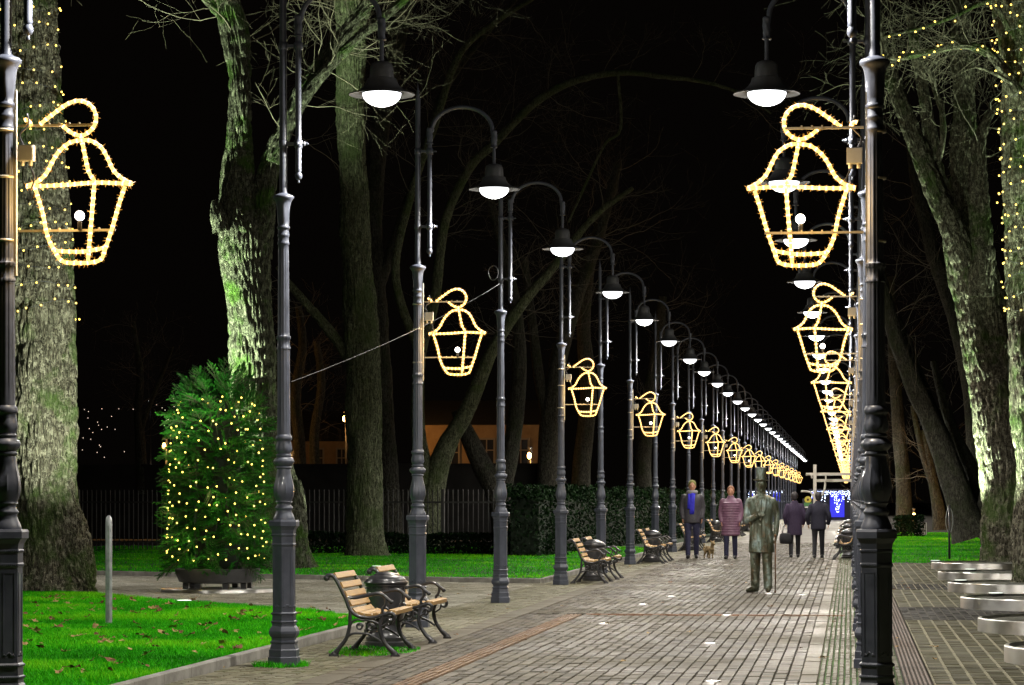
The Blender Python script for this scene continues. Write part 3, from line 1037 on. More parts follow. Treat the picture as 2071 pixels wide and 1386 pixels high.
def rope_mesh(pts, core=True):
    P_ = smooth_path(pts, step=0.02)
    seg = np.r_[0, np.cumsum(np.linalg.norm(np.diff(P_, axis=0), axis=1))]
    L = seg[-1]
    t = np.arange(0, L, 0.0105)
    Q = np.stack([np.interp(t, seg, P_[:, k]) for k in range(3)], 1)
    mb = MB()
    q_ = np.arange(len(Q)) % 4
    r = np.where(q_ < 2, .0128, .0108)
    mb.tube(Q, r, 7, m=2)
    F0, m0, s0 = mb.f[0]
    seg_i = np.arange(len(F0)) // 7
    bead = (seg_i % 4 == 0) | (seg_i % 4 == 3) & False
    mb.f[0] = (F0[~bead], 2, True); mb.f.append((F0[bead], 0, True))
    # little bulbs wound round the core, like a garland
    rs = np.random.default_rng(int(L * 1000))
    T = np.gradient(Q, axis=0); T /= np.linalg.norm(T, axis=1)[:, None] + 1e-9
    Yv = np.array([0, 1.0, 0])
    V, F = [], []
    for q in range(0, len(Q)):
        for s in range(2):
            a = q * 2.4 + s * PI + rs.uniform(-.5, .5)
            N = np.cross(T[q], Yv); N /= np.linalg.norm(N) + 1e-9
            d = N * math.cos(a) + Yv * math.sin(a) + T[q] * rs.uniform(-.5, .5)
            e = np.cross(d, T[q]); e /= np.linalg.norm(e) + 1e-9
            ln = rs.uniform(.012, .028)
            b = Q[q] + d * .006
            k = len(V)
            f = np.cross(d, e); f /= np.linalg.norm(f) + 1e-9
            w = .0034
            V += [b + e * w, b - e * .5 * w + f * .87 * w, b - e * .5 * w - f * .87 * w, b + d * ln]
            F += [(k, k + 1, k + 3), (k + 1, k + 2, k + 3), (k + 2, k, k + 3)]
    mb.add(V, F, 1, False)
    return mb.mesh('rope', [ROPE, ROPE_TIP, ROPE_GAP])


ROPES = [(k.strip(), rope_mesh(v)) for k, v in LX.items()]
FARROPE = MB()
for k, v in LX.items():
    FARROPE.tube(smooth_path(v, step=.05), .0125, 5)
FARROPE = FARROPE.mesh('rope_light_lantern', [emit('rope_light_far', (1.0, .60, .18), 3.6, 'NONE')])


def lantern_frame():
    mb = MB()
    for y, xe in ((482, 400), (888, 480)):
        a, b = Lp([(92, y), (xe, y)])
        mb.box(((a[0] + b[0]) / 2, .012, a[2]), (b[0] - a[0], .012, .014))
        for q in range(3, int((xe - 95) / 40)):
            (sx, _, sz), = Lp([(95 + q * 40, y)])
            mb.box((sx, .012, sz + .004), (.010, .016, .024))
    a, b = Lp([(80, 345), (80, 1060)])
    mb.box((a[0] - .002, .008, (a[2] + b[2]) / 2), (.018, .03, a[2] - b[2]))
    for z in (3.66, 3.38, 3.0):
        mb.lathe([(.052, z - .008), (.056, z - .007), (.056, z + .007), (.052, z + .008)], 18)
    return mb.mesh('bracket_bar', BRASS)


def lantern_box():
    mb = MB()
    (x, _, z), = Lp([(128, 590)])
    mb.box((x, -.015, z), (.095, .05, .095))
    mb.box((x, -.015, z), (.086, .058, .086))
    for s in (-.025, .025):
        mb.lathe([(.012, z - .075), (.012, z - .05), (.008, z - .045)], 8, c=(x + s, -.015, 0))
    return mb.mesh('junction_box', PLASTIC)


def lantern_cable(lower):
    mb = MB()
    (x, _, z), = Lp([(128, 590)])
    if not lower: mb.tube(smooth_path([(x - .02, -.015, z + .05), (x - .04, -.02, z + .11), (x + .01, -.01, z + .17), (x, 0, z + .24)], n=5), .006, 6)
    if lower: mb.tube(smooth_path([(x + .02, -.015, z - .07), (x + .05, -.02, z - .15), (x + .03, -.01, z - .21)], n=5), .006, 6)
    return mb.mesh('cable', IRON_DARK)


LB = MB()
(bx, _, bz), = Lp([(340, 833)])
LB.sphere((bx, -.005, bz), .030, 14, 8)
LB = LB.mesh('bulb', BULB_WHITE)
LH = MB(); LH.lathe([(.011, bz - .085), (.014, bz - .07), (.014, bz - .035), (.009, bz - .025)], 10, c=(bx, -.005, 0)); LH = LH.mesh('bulb_holder', IRON_DARK)
LF, LBX, LC, LC2 = lantern_frame(), lantern_box(), lantern_cable(False), lantern_cable(True)

warm = bpy.data.lights.new('lantern_light', 'POINT')
warm.energy = LANTERN_W
warm.color = (1.0, 0.62, 0.22)
warm.shadow_soft_size = 0.2


def street_lamp(x, y, rz, label, group, full, light=True):
    if full:
        e = empty('street_lamp', (x, y, 0), rz)
        for n, me in LM:
            p = link(n, me, e)
            if n == 'lamp_shade':
                link('lamp_glass', GL, p)
    else:
        e = link('street_lamp', FAR, None, (x, y, 0), rz)
    e.rotation_euler = (random.gauss(0, .0022), random.gauss(0, .0022), rz + random.gauss(0, .012))
    tag(e, label, 'street lamp', group)
    if light:
        lo = bpy.data.objects.new('street_lamp_light', spot)
        COL.objects.link(lo); lo.parent = e
        lo.location = (.87, 0, 4.80)
        lo = bpy.data.objects.new('street_lamp_glow', glow)
        COL.objects.link(lo); lo.parent = e
        lo.location = (.87, 0, 4.78)
    return e


def lantern(x, y, rz, label, group, full):
    if full:
        e = empty('rope_light_lantern', (x, y, 0), rz)
        for n, me in ROPES:
            link(n, me, e)
        link('bracket_bar', LF, e); link('junction_box', LBX, e); link('cable', LC, e); link('cable', LC2, e)
        h = link('bulb_holder', LH, e); link('bulb', LB, h)
    else:
        e = link('rope_light_lantern', FARROPE, None, (x, y, 0), rz)
    tag(e, label, 'light lantern', group)
    lo = bpy.data.objects.new('lantern_light', warm)
    COL.objects.link(lo); lo.parent = e
    lo.location = (.44, 0, 3.25)


LEFT_Y = [15.95, 23.45, 30.75, 38.2, 46.3, 53.7, 60.9, 68.8, 75.6]
LEFT_X = [-5.02, -4.88, -4.86, -4.86, -4.86, -4.84, -4.84, -4.84, -4.84]
RIGHT_Y = [16.65, 23.8, 30.5, 37.3, 44.5, 51.8]
while len(LEFT_Y) < 32:
    LEFT_Y.append(LEFT_Y[-1] + 7.55); LEFT_X.append(-4.84)
while len(RIGHT_Y) < 31:
    RIGHT_Y.append(RIGHT_Y[-1] + 7.5)
for i, (x, y) in enumerate(zip(LEFT_X, LEFT_Y)):
    street_lamp(x, y, 0, 'dark grey ornate street lamp, %s from the front in the left row' % ORD[i + 1], 'left row of street lamps', i < 14)
    if i % 2 == 0:
        lantern(x, y, 0, 'glowing rope light lantern on left row, %s from the front' % ORD[i // 2 + 1], 'rope light lanterns on the left row', i < 15)
for i, y in enumerate(RIGHT_Y):
    street_lamp(0.165, y, PI, 'dark grey ornate street lamp, %s from the front in the right row' % ORD[i + 1], 'right row of street lamps', i < 10)
    if i % 2 == 0:
        lantern(0.165, y, PI, 'glowing rope light lantern on right row, %s from the front' % ORD[i // 2 + 1], 'rope light lanterns on the right row', i < 11)

# two unseen street lamps, added to light the cross path, fir and near lawn
street_lamp(-13.9, 44.5, R(85), 'added unseen street lamp behind the thick left trunk, lights the path', 'added unseen street lamps on the left', True)
street_lamp(-14.2, 27.5, 0, 'added unseen street lamp beyond the left edge, lights the near lawn', 'added unseen street lamps on the left', True)

# cable from the second to the fourth left lamp
mb = MB()
a = np.array((-4.82, 23.45, 2.47)); b = np.array((-4.86, 38.15, 4.47))
t = np.linspace(0, 1, 24)[:, None]
C_ = a + (b - a) * t; C_[:, 2] -= (0.07 * 4 * t * (1 - t))[:, 0]
mb.tube(C_, .0032, 5)
cb = obj('overhead_cable', mb, pbr('grey_cable', (.05, .05, .05), rough=.8)); tag(cb, 'thin grey cable sagging between two left lamp posts behind the lantern', 'cable')
mb = MB()
lp = [(-4.95 + .07 * math.cos(a), 38.1, 4.62 + .10 * math.sin(a)) for a in np.linspace(0, 2 * PI * 2.9, 60)]
mb.tube(lp, .006, 5)
tag(obj('cable_coil', mb, IRON_DARK), 'coil of dark cable hung on fourth left lamp post', 'cable')

# ------------------------------------------------------------------ benches and bins
def uz(pts, y=0.0):
    return [(u, y, z) for u, z in pts]


def bench_end_mesh(side):
    mb = MB()
    fl = (0, 1, 0)

    def bar(pts, r, w=.017):
        P_ = smooth_path(uz(pts), n=5)
        rr = np.asarray(r, float)
        if rr.ndim == 0:
            ra = np.full(len(P_), float(rr))
        else:
            ra = np.interp(np.linspace(0, 1, len(P_)), np.linspace(0, 1, len(rr)), rr)
        mb.tube(P_, np.stack([ra, np.full(len(P_), w)], 1), 8, flat=fl)
    # backrest stile sweeping into the seat rail and its scroll
    bar([(-.085, .715), (-.06, .742), (-.02, .745), (.018, .70), (.06, .62), (.106, .525), (.15, .425), (.225, .372), (.347, .357), (.47, .388), (.53, .40),
         (.562, .372), (.545, .335), (.51, .34)], [.020, .024, .02, .018, .017, .017, .018, .017, .016, .016, .018, .017, .015, .012])
    mb.sphere((-.075, 0, .722), .030, 8, 6, ell=(1, .75, 1))
    # rear leg, front leg
    bar([(.15, .43), (.146, .36), (.142, .28), (.112, .17), (.05, .085), (.015, .04), (0, .012)], [.016, .018, .018, .018, .02, .026, .03])
    bar([(.455, .375), (.425, .30), (.428, .235), (.45, .165), (.495, .095), (.54, .05), (.565, .012)], [.014, .018, .02, .019, .02, .026, .03])
    for u in (-.005, .57):
        mb.box((u, 0, .010), (.085, .05, .02))
        mb.lathe([(.032, 0), (.036, .012), (.028, .03), (.018, .045)], 10, c=(u, 0, 0), ell=.7)
    # arm rest
    bar([(.13, .552), (.17, .54), (.216, .545), (.315, .565), (.40, .582), (.452, .568), (.49, .535), (.53, .505)], [.010, .014, .016, .016, .017, .017, .018, .015])
    mb.sphere((.53, 0, .503), .022, 8, 6, ell=(1, .8, 1))
    bar([(.478, .545), (.482, .50), (.47, .465), (.45, .44), (.452, .405)], [.013, .014, .013, .014, .015])
    th = np.linspace(0, 2 * PI * .92, 14)
    bar([(.478 + .024 * math.cos(a), .428 + .024 * math.sin(a)) for a in th], .009, .012)
    # lower brace and scrollwork
    bar([(.118, .18), (.16, .205), (.216, .213), (.315, .207), (.39, .17), (.44, .135)], .011, .012)
    bar([(.15, .29), (.175, .325), (.216, .34), (.29, .335), (.345, .33), (.40, .31), (.43, .275)], .010, .012)
    for (cx, cz, r) in ((.237, .275, .032), (.342, .272, .034)):
        tt = np.linspace(0, 2 * PI * 1.4, 22)
        bar([(cx + r * (1 - .5 * q / 22) * math.cos(a), cz + r * (1 - .5 * q / 22) * math.sin(a)) for q, a in enumerate(tt)], .009, .011)
    bar([(.29, .25), (.29, .21)], .012, .012)
    bar([(.505, .355), (.49, .31), (.455, .285), (.43, .27)], .009, .011)
    return mb.mesh('end_frame', IRON_DARK, 50)


BE = bench_end_mesh(1)


def slat_mesh(w, th, L):
    mb = MB()
    b = .006
    prof = [(-w / 2, -th / 2 + b), (-w / 2 + b, -th / 2), (w / 2 - b, -th / 2), (w / 2, -th / 2 + b), (w / 2, th / 2 - b), (w / 2 - b, th / 2), (-w / 2 + b, th / 2),
            (-w / 2, th / 2 - b)]
    V = [(x, y, z) for y in (-L / 2, L / 2) for x, z in prof]
    mb.add(V, [(i, (i + 1) % 8, 8 + (i + 1) % 8, 8 + i) for i in range(8)], 0, False)
    mb.f.append((np.arange(8)[::-1].reshape(1, -1), 0, False)); mb.f.append((np.arange(8).reshape(1, -1) + 8, 0, False))
    return mb.mesh('slat', WOOD)


BL = 1.02
SL_B, SL_S, SL_F = slat_mesh(.062, .022, BL - .04), slat_mesh(.058, .022, BL - .04), slat_mesh(.075, .045, BL - .04)
mb = MB(); mb.tube([(.29, 0, .205), (.29, BL, .205)], .009, 8); ROD = mb.mesh('tie_rod', IRON_DARK)


def bench(x, y, rz, label, group):
    """x,y: rear foot of the near end; the seat faces local +x, length along local +y"""
    e = empty('park_bench', (x, y, 0), rz)
    for yy in (0.0, BL):
        link('end_frame', BE, e, (0, yy, 0))
    # back slats, tilted with the stile
    for (u, z, a) in ((.005, .742, 62), (.062, .655, 64), (.102, .572, 65), (.14, .488, 62), (.178, .418, 45)):
        s = link('slat', SL_B, e, (u, BL / 2, z)); s.rotation_euler = (0, R(a), 0)
    for (u, z, a) in ((.245, .392, 14), (.315, .382, 2), (.385, .388, -4), (.452, .400, -8)):
        s = link('slat', SL_S, e, (u, BL / 2, z)); s.rotation_euler = (0, R(a), 0)
    s = link('slat', SL_F, e, (.53, BL / 2, .405)); s.rotation_euler = (0, R(4), 0)
    link('tie_rod', ROD, e)
    tag(e, label, 'bench', group)


def bin_parts():
    mb = MB(); mb.lathe([(.20, 0), (.205, .02), (.205, .05), (.19, .06), (.195, .075), (.195, .095), (.175, .11), (.16, .15), (.148, .2), (.146, .22)], 32)
    base = mb.mesh('base', IRON_DARK, 40)
    mb = MB(); mb.lathe([(.146, .215), (.152, .23), (.165, .26), (.185, .34), (.19, .55), (.192, .595), (.205, .60), (.207, .615), (.19, .62)], 48,
                        mod=lambda T, Z: 1 + .012 * np.cos(24 * T) * ((Z > .25) & (Z < .57)))
    for q in range(20):
        a = q * 2 * PI / 20
        mb.sphere((.197 * math.cos(a), .197 * math.sin(a), .578), .010, 6, 4)
    body = mb.mesh('body', IRON_DARK, 40)
    mb = MB(); mb.lathe([(.19, .618), (.214, .622), (.218, .634), (.212, .648), (.198, .652), (.196, .664), (.176, .684), (.15, .70), (.12, .706), (.118, .714), (.09, .728),
                         (.05, .738), (.001, .74)], 36)
    lid = mb.mesh('lid', IRON_DARK, 40)
    return base, body, lid


BIN = bin_parts()


def bin_(x, y, label, group):
    e = empty('litter_bin', (x, y, 0), random.uniform(0, 6))
    for n, me in zip(('base', 'body', 'lid'), BIN):
        link(n, me, e)
    tag(e, label, 'bin', group)


GY = [24.95, 47.0, 61.6, 76.7, 91.9, 107.2, 122.4]
for i, y in enumerate(GY):
    o = ORD[i + 1]
    bench(-4.72, y, 0, 'wooden slat bench with black iron ends, front bench of the %s left pair' % o, 'benches along the left lamps')
    bench(-4.72, y + 2.28, 0, 'wooden slat bench with black iron ends, rear bench of the %s left pair' % o, 'benches along the left lamps')
    bin_(-4.52, y + 1.66, 'round black iron litter bin between benches of the %s left pair' % o, 'litter bins along the left lamps')
GR = [66.2, 81.2, 96.4]
for i, y in enumerate(GR):
    o = ORD[i + 1]
    bench(0.20, y + BL, PI, 'black iron bench by the right lamps, front one of the %s right pair' % o, 'benches along the right lamps')
    bench(0.20, y + 2.28 + BL, PI, 'black iron bench by the right lamps, rear one of the %s right pair' % o, 'benches along the right lamps')
    bin_(0.0, y + 1.66, 'round black iron litter bin among the %s right pair of benches' % o, 'litter bins along the right lamps')

# galvanised post on the lawn
mb = MB()
mb.lathe([(.038, 0), (.038, 1.16), (.036, 1.19), (.03, 1.215), (.018, 1.235), (.002, 1.242)], 16)
mb.box((.012, -.039, .6), (.014, .006, 1.05))
tag(obj('metal_post', mb, GALV, None, (-8.228, 29.935, 0)[:2] + (0.03,), sharp=40), 'short galvanised steel post standing on the near lawn', 'post')

# lights let into the paving
mb = MB(); mb.lathe([(.001, .0075), (.05, .0075), (.05, .002)], 20, cap=False); GLM = mb.mesh('lens', GROUND_LED)
mb = MB(); mb.lathe([(.05, .004), (.052, .0085), (.066, .0085), (.068, .002)], 20, cap=False); GRM = mb.mesh('ring', STEEL)
gl = bpy.data.lights.new('paving_light', 'POINT'); gl.energy = 1.2; gl.color = (1.0, .93, .84); gl.shadow_soft_size = .04
for p in [(-2.833, 31.827), (-1.385, 27.597), (-2.824, 37.719), (-1.519, 34.316), (-2.637, 40.834), (-1.228, 42.3), (-0.705, 41.708), (-1.08, 21.84)]:
    e = empty('paving_light', (p[0], p[1], 0))
    tag(e, 'small round white light set flush in the promenade paving', 'ground light', 'lights set in the paving')
    link('ring', GRM, e); link('lens', GLM, e)
    lo = bpy.data.objects.new('paving_lamp', gl); COL.objects.link(lo); lo.parent = e; lo.location = (0, 0, .05)

# steel rings round the tree pits on the right
RC = [(1.674, 57.71, 0), (1.572, 50.243, 0), (1.524, 43.779, 0), (1.459, 37.203, 0), (1.39, 30.653, 0), (1.36, 24.887, 0)]
RC = [(p[0] + 1.42, p[1]) for p in RC]
mb = MB(); mb.lathe([(1.36, .02), (1.36, .14), (1.366, .146), (1.40, .146), (1.406, .14), (1.406, .0)], 96, cap=False); RW = mb.mesh('steel_wall', STEEL, 40)
mb = MB()
n = 40
rr = np.linspace(0.001, 1.362, 14)
V = []
for r_ in rr:
    for t in np.arange(n) * 2 * PI / n:
        V.append((r_ * math.cos(t), r_ * math.sin(t), 0))
V = np.array(V)
V[:, 2] = .115 + .03 * (1 - (np.hypot(V[:, 0], V[:, 1]) / 1.36) ** 2) + .012 * (vnoise(V * 6, 2) - .5)
i = np.arange(13)[:, None] * n; j = np.arange(n)[None]; j2 = (j + 1) % n
mb.add(V, np.stack([i + j, i + j2, i + n + j2, i + n + j], -1).reshape(-1, 4)); RG = mb.mesh('gravel_fill', GRAVEL)
NAMES = ['farthest low steel tree ring on the right, beneath the leaning tree', 'second farthest low steel tree ring on the right', 'low steel tree ring at the foot of the tree with string lights',
         'third nearest low steel tree ring on the right', 'second nearest low steel tree ring on the right', 'nearest low steel tree ring at the right edge']
flood = bpy.data.lights.new('ring_floodlight', 'SPOT')
flood.energy = FLOOD_W; flood.color = (.80, 1.0, .66); flood.spot_size = R(56); flood.spot_blend = .6; flood.shadow_soft_size = .06
mb = MB(); mb.lathe([(.11, 0), (.11, .03), (.10, .034)], 20); FB = mb.mesh('housing', IRON_DARK)
mb = MB(); mb.lathe([(.10, .030), (.095, .036), (.001, .038)], 20, cap=False); FLN = mb.mesh('lens', emit('flood_lens', (.9, 1.0, .85), 2.5, 'NONE'))


def floodlight(loc, target, energy, size, label, color=(.80, 1.0, .66), blend=.6, spill=0.6):
    e = empty('ground_floodlight', loc)
    tag(e, label, 'floodlight', 'ground floodlights under the trees')
    link('housing', FB, e); link('lens', FLN, e)
    L = flood.copy(); L.energy = energy; L.spot_size = R(size); L.color = color; L.spot_blend = blend
    lo = bpy.data.objects.new('floodlight_lamp', L); COL.objects.link(lo); lo.parent = e
    lo.location = (0, 0, .06)
    sp = bpy.data.lights.new('floodlight_spill', 'POINT'); sp.energy = spill; sp.color = color; sp.shadow_soft_size = .08
    so = bpy.data.objects.new('floodlight_spill', sp); COL.objects.link(so); so.parent = e; so.location = (0, 0, .16)
    d = Vector(target) - (Vector(loc) + Vector((0, 0, .06)))
    lo.rotation_euler = d.to_track_quat('-Z', 'Y').to_euler()


for k, (x, y) in enumerate(RC):
    e = empty('steel_tree_ring', (x, y, 0)); tag(e, NAMES[k], 'tree ring', 'low steel tree rings on the right')
    link('steel_wall', RW, e); link('gravel_fill', RG, e)

# fallen twig on the plaza
tp = (1.807, 31.649, 0)
mb = MB(); mb.tube(smooth_path([(tp[0] - .15, tp[1] - .1, .012), (tp[0] - .02, tp[1] + .1, .03), (tp[0] + .1, tp[1] + .2, .02), (tp[0] + .4, tp[1] + .3, .025)], n=5), .009, 6)
mb.tube(smooth_path([(tp[0] - .02, tp[1] + .1, .03), (tp[0] + .08, tp[1], .015), (tp[0] + .16, tp[1] - .04, .012)], n=4), .005, 5)
tag(obj('fallen_twig', mb, TWIG_DARK), 'dark fallen twig on the plaza beside the steel rings', 'twig')

# fallen leaves
def leaf_mesh(seed, mat):
    r0 = np.random.default_rng(seed)
    k = 11
    V = [(0, 0, .012)]
    for q in range(k):
        a = 2 * PI * q / k
        r_ = (.045 if q % 2 == 0 else .028) * r0.uniform(.75, 1.15)
        V.append((r_ * math.cos(a), r_ * math.sin(a) * .85, r0.uniform(0, .028)))
    mb = MB(); mb.add(V, [(0, 1 + q, 1 + (q + 1) % k) for q in range(k)], 0, False)
    mb.tube([(-.03, 0, .012), (-.07, .005, .015)], .002, 4)
    return mb.mesh('fallen_leaf', mat)


LFM = [leaf_mesh(s, LEAF_BROWN if s % 2 else LEAF_TAN) for s in range(8)]
lr = np.random.default_rng(21)
cnt = 0
while cnt < 210:
    x, y = lr.uniform(-12.5, -5.5), lr.uniform(21, 38)
    dep = -x * ST + y * CT
    if not inside(near_lawn, np.array([x]), np.array([y]))[0] or abs((x * CT + y * ST) / dep * 5550) > 1030 or dep < 21.5:
        continue
    o = link('fallen_leaf', LFM[lr.integers(8)], None, (x, y, .075 + lr.uniform(0, .01)))
    o.rotation_euler = (lr.uniform(-.5, .5), lr.uniform(-.5, .5), lr.uniform(0, 6)); s = lr.uniform(.5, 1.45); o.scale = (s, s, s)
    tag(o, 'curled fallen autumn leaf lying on the near lawn', 'leaf', 'fallen leaves on the near lawn'); cnt += 1
cnt = 0
while cnt < 60:
    x, y = lr.uniform(-8, 3.5), lr.uniform(22, 62)
    dep = -x * ST + y * CT
    if inside(near_lawn, np.array([x]), np.array([y]))[0] or abs((x * CT + y * ST) / dep * 5550) > 1030 or dep < 21.5 or (x < -5.3 and y > 47):
        continue
    if x > 1.1 and y < 62: x = lr.uniform(.7, 1.1)
    o = link('fallen_leaf', LFM[lr.integers(8)], None, (x, y, .004))
    o.rotation_euler = (0, 0, lr.uniform(0, 6)); s = lr.uniform(.4, .95); o.scale = (s, s, s)
    tag(o, 'curled fallen autumn leaf lying on the paving', 'leaf', 'fallen leaves on the paving'); cnt += 1

# ------------------------------------------------------------------ trees
def limb(mb, pts, n, step, bark, seed, m=0):
    """pts rows x,y,z,r ; bark = relief in metres"""
    Q = smooth_path(pts, step=step)
    P_, r = Q[:, :3], np.maximum(Q[:, 3], .004)
    v0 = mb.n
    mb.tube(P_, r, n, m=m, caps=False)
    if bark > 0:
        V = mb.v[-1]
        k = len(P_)
        C = np.repeat(P_, n, 0)
        th = np.tile(np.arange(n) * 2 * PI / n, k)
        rr = np.repeat(r, n)
        s = np.repeat(np.r_[0, np.cumsum(np.linalg.norm(np.diff(P_, axis=0), axis=1))], n)
        cyl = np.stack([np.cos(th) * rr, np.sin(th) * rr, s], 1)
        ridge = vnoise(cyl * np.array([24, 24, 3.4]), seed)
        ridge2 = vnoise(cyl * np.array([48, 48, 8.0]), seed + 1)
        lump = vnoise(cyl * np.array([3.2, 3.2, 1.1]), seed + 2)
        fur = 1 - np.abs(2 * ridge - 1)
        d = bark * (-1.5 * np.clip(fur - .55, 0, 1) / .45 + .5 * (ridge2 - .5)) + (lump - .5) * 4.2 * bark * np.minimum(1, rr / .3)
        D = V - C
        D /= np.linalg.norm(D, axis=1)[:, None] + 1e-9
        mb.v[-1] = V + D * d[:, None]


def twigs(mb, p, d, L, r, depth, rs, n=4, up=.12, m=0, spread=.75):
    k = max(4, int(L / .15))
    pts = [np.array(p, float)]
    dd = np.array(d, float); dd /= np.linalg.norm(dd)
    for q in range(k):
        dd = dd + rs.normal(0, .15, 3) + np.array([0, 0, up * .25])
        dd /= np.linalg.norm(dd)
        pts.append(pts[-1] + dd * L / k)
    rad = np.linspace(r * .8, max(r * .25, .0022), len(pts))
    mb.tube(pts, rad, n, m=m, caps=False)
    if depth <= 0:
        return
    nb = rs.integers(3, 6)
    for b in range(nb):
        t = rs.uniform(.2, 1.0)
        i = min(int(t * k), k - 1)
        base = pts[i]
        dirv = pts[i + 1] - pts[i]; dirv /= np.linalg.norm(dirv) + 1e-9
        side = rs.normal(0, 1, 3); side -= dirv * np.dot(side, dirv); side /= np.linalg.norm(side) + 1e-9
        nd = dirv * rs.uniform(.5, 1) + side * spread
        twigs(mb, base, nd, L * rs.uniform(.38, .7), rad[i] * .6, depth - 1, rs, max(3, n - 1), up, m, spread)


def tree(name, label, limbs, bark, mat, n, step, crown, twig_mat, seed, flare=None):
    base = limbs[0][0]
    e = empty(name, (base[0], base[1], 0))
    tag(e, label, 'tree')
    mb = MB()
    for q, L in enumerate(limbs):
        L = np.array(L, float)
        L[:, :2] -= np.array(base[:2])
        rmax = L[:, 3].max()
        nn_ = max(8, int(n * min(1, rmax / .5)))
        limb(mb, L, nn_, step * max(.5, min(1, rmax / .4)) if rmax > .1 else .15, bark * min(1, rmax / .35), seed + q * 7)
    t = obj('trunk', mb, mat, e)
    if crown:
        mb = MB()
        rs = np.random.default_rng(seed)
        for (li, t0, t1, cnt, L, r, depth, bias) in crown:
            Q = smooth_path(limbs[li], step=.1)
            for _ in range(cnt):
                i = int(rs.uniform(t0, t1) * (len(Q) - 2))
                dv = Q[i + 1, :3] - Q[i, :3]; dv /= np.linalg.norm(dv) + 1e-9
                sd = rs.normal(0, 1, 3); sd -= dv * np.dot(sd, dv); sd /= np.linalg.norm(sd) + 1e-9
                d = dv * .35 + sd + np.array(bias)
                p = Q[i, :3] - np.array((base[0], base[1], 0))
                twigs(mb, p, d, L * rs.uniform(.6, 1.2), r * rs.uniform(.6, 1.1), depth, rs)
        c = obj('crown', mb, twig_mat, e)
        c['label'] = 'bare winter branches and twigs'
    return e


T1 = [[(-12.273, 40.807, -0.154, 0.889), (-12.265, 40.808, 0.126, 0.7), (-12.265, 40.808, 0.542, 0.598), (-12.273, 40.807, 1.526, 0.568), (-12.288, 40.805, 3.039, 0.56), (-12.318, 40.802, 4.553, 0.534), (-12.378, 40.794, 6.066, 0.503), (-12.468, 40.783, 7.58, 0.484), (-12.528, 40.776, 9.093, 0.477), (-12.603, 40.766, 11.364, 0.416)],
      [(-11.479, 40.804, -0.12, 0.151), (-11.674, 40.78, 0.28, 0.287), (-11.914, 40.751, 0.922, 0.377), (-12.049, 40.734, 1.525, 0.377)],
      [(-12.453, 40.785, 9.85, 0.227), (-11.852, 40.859, 10.304, 0.151), (-10.951, 40.97, 11.061, 0.098)]]
tree('linden_tree', 'thick rough linden trunk wrapped with string lights at the left edge', T1, .042, BARK, 240, .045,
     [(0, .82, 1, 10, 3.2, .035, 2, (.4, 0, .1)), (2, .2, 1, 8, 2.4, .02, 2, (.3, 0, -.1))], TWIG, 11)

T2 = [[(-11.677, 54.986, -0.043, 0.883), (-11.717, 54.981, 0.34, 0.757), (-11.797, 54.971, 1.147, 0.706), (-11.947, 54.953, 2.156, 0.631), (-12.048, 54.94, 3.064, 0.525), (-12.078, 54.937, 4.073, 0.484), (-12.138, 54.929, 5.082, 0.469), (-12.198, 54.922, 5.991, 0.494), (-12.278, 54.912, 6.798, 0.53), (-12.398, 54.897, 7.403, 0.404), (-12.418, 54.895, 8.009, 0.313), (-12.368, 54.901, 8.816, 0.288), (-12.358, 54.902, 10.127, 0.283), (-12.458, 54.89, 11.036, 0.293), (-12.618, 54.87, 11.843, 0.272), (-12.799, 54.848, 13.659, 0.227)],
      [(-11.116, 54.652, -0.053, 0.301), (-11.097, 54.654, 0.749, 0.21), (-11.116, 54.652, 1.45, 0.19), (-11.156, 54.647, 1.831, 0.13)],
      [(-11.998, 54.946, 6.394, 0.303), (-11.867, 54.962, 7.201, 0.262), (-11.797, 54.971, 8.009, 0.222), (-11.597, 54.996, 8.715, 0.192), (-11.096, 55.057, 9.724, 0.182), (-10.295, 55.156, 10.884, 0.156), (-9.744, 55.224, 11.591, 0.141), (-9.193, 55.291, 12.246, 0.121)],
      [(-11.533, 54.5, 8.25, 0.13), (-11.196, 54.541, 9.05, 0.1), (-10.699, 54.602, 9.9, 0.125), (-9.905, 54.7, 10.75, 0.11), (-9.409, 54.761, 11.15, 0.1), (-8.764, 54.84, 11.7, 0.08)],
      [(-12.628, 54.466, 6.86, 0.2), (-12.707, 54.456, 7.26, 0.17), (-12.777, 54.448, 7.511, 0.05)],
      [(-12.458, 54.89, 11.036, 0.202), (-12.699, 54.86, 11.338, 0.151), (-12.999, 54.823, 11.641, 0.101), (-13.249, 54.793, 11.944, 0.071)]]
tree('linden_tree', 'mossy forked tree trunk behind the lit fir column', T2, .036, BARK_MOSS, 200, .055,
     [(0, .72, 1, 13, 2.6, .022, 2, (.0, 0, .1)), (2, .3, 1, 18, 2.2, .018, 2, (0, 0, .1)), (3, .2, 1, 12, 1.8, .014, 2, (0, 0, .0)), (5, .2, 1, 3, 2, .014, 2, (-.3, 0, 0))], TWIG, 23)

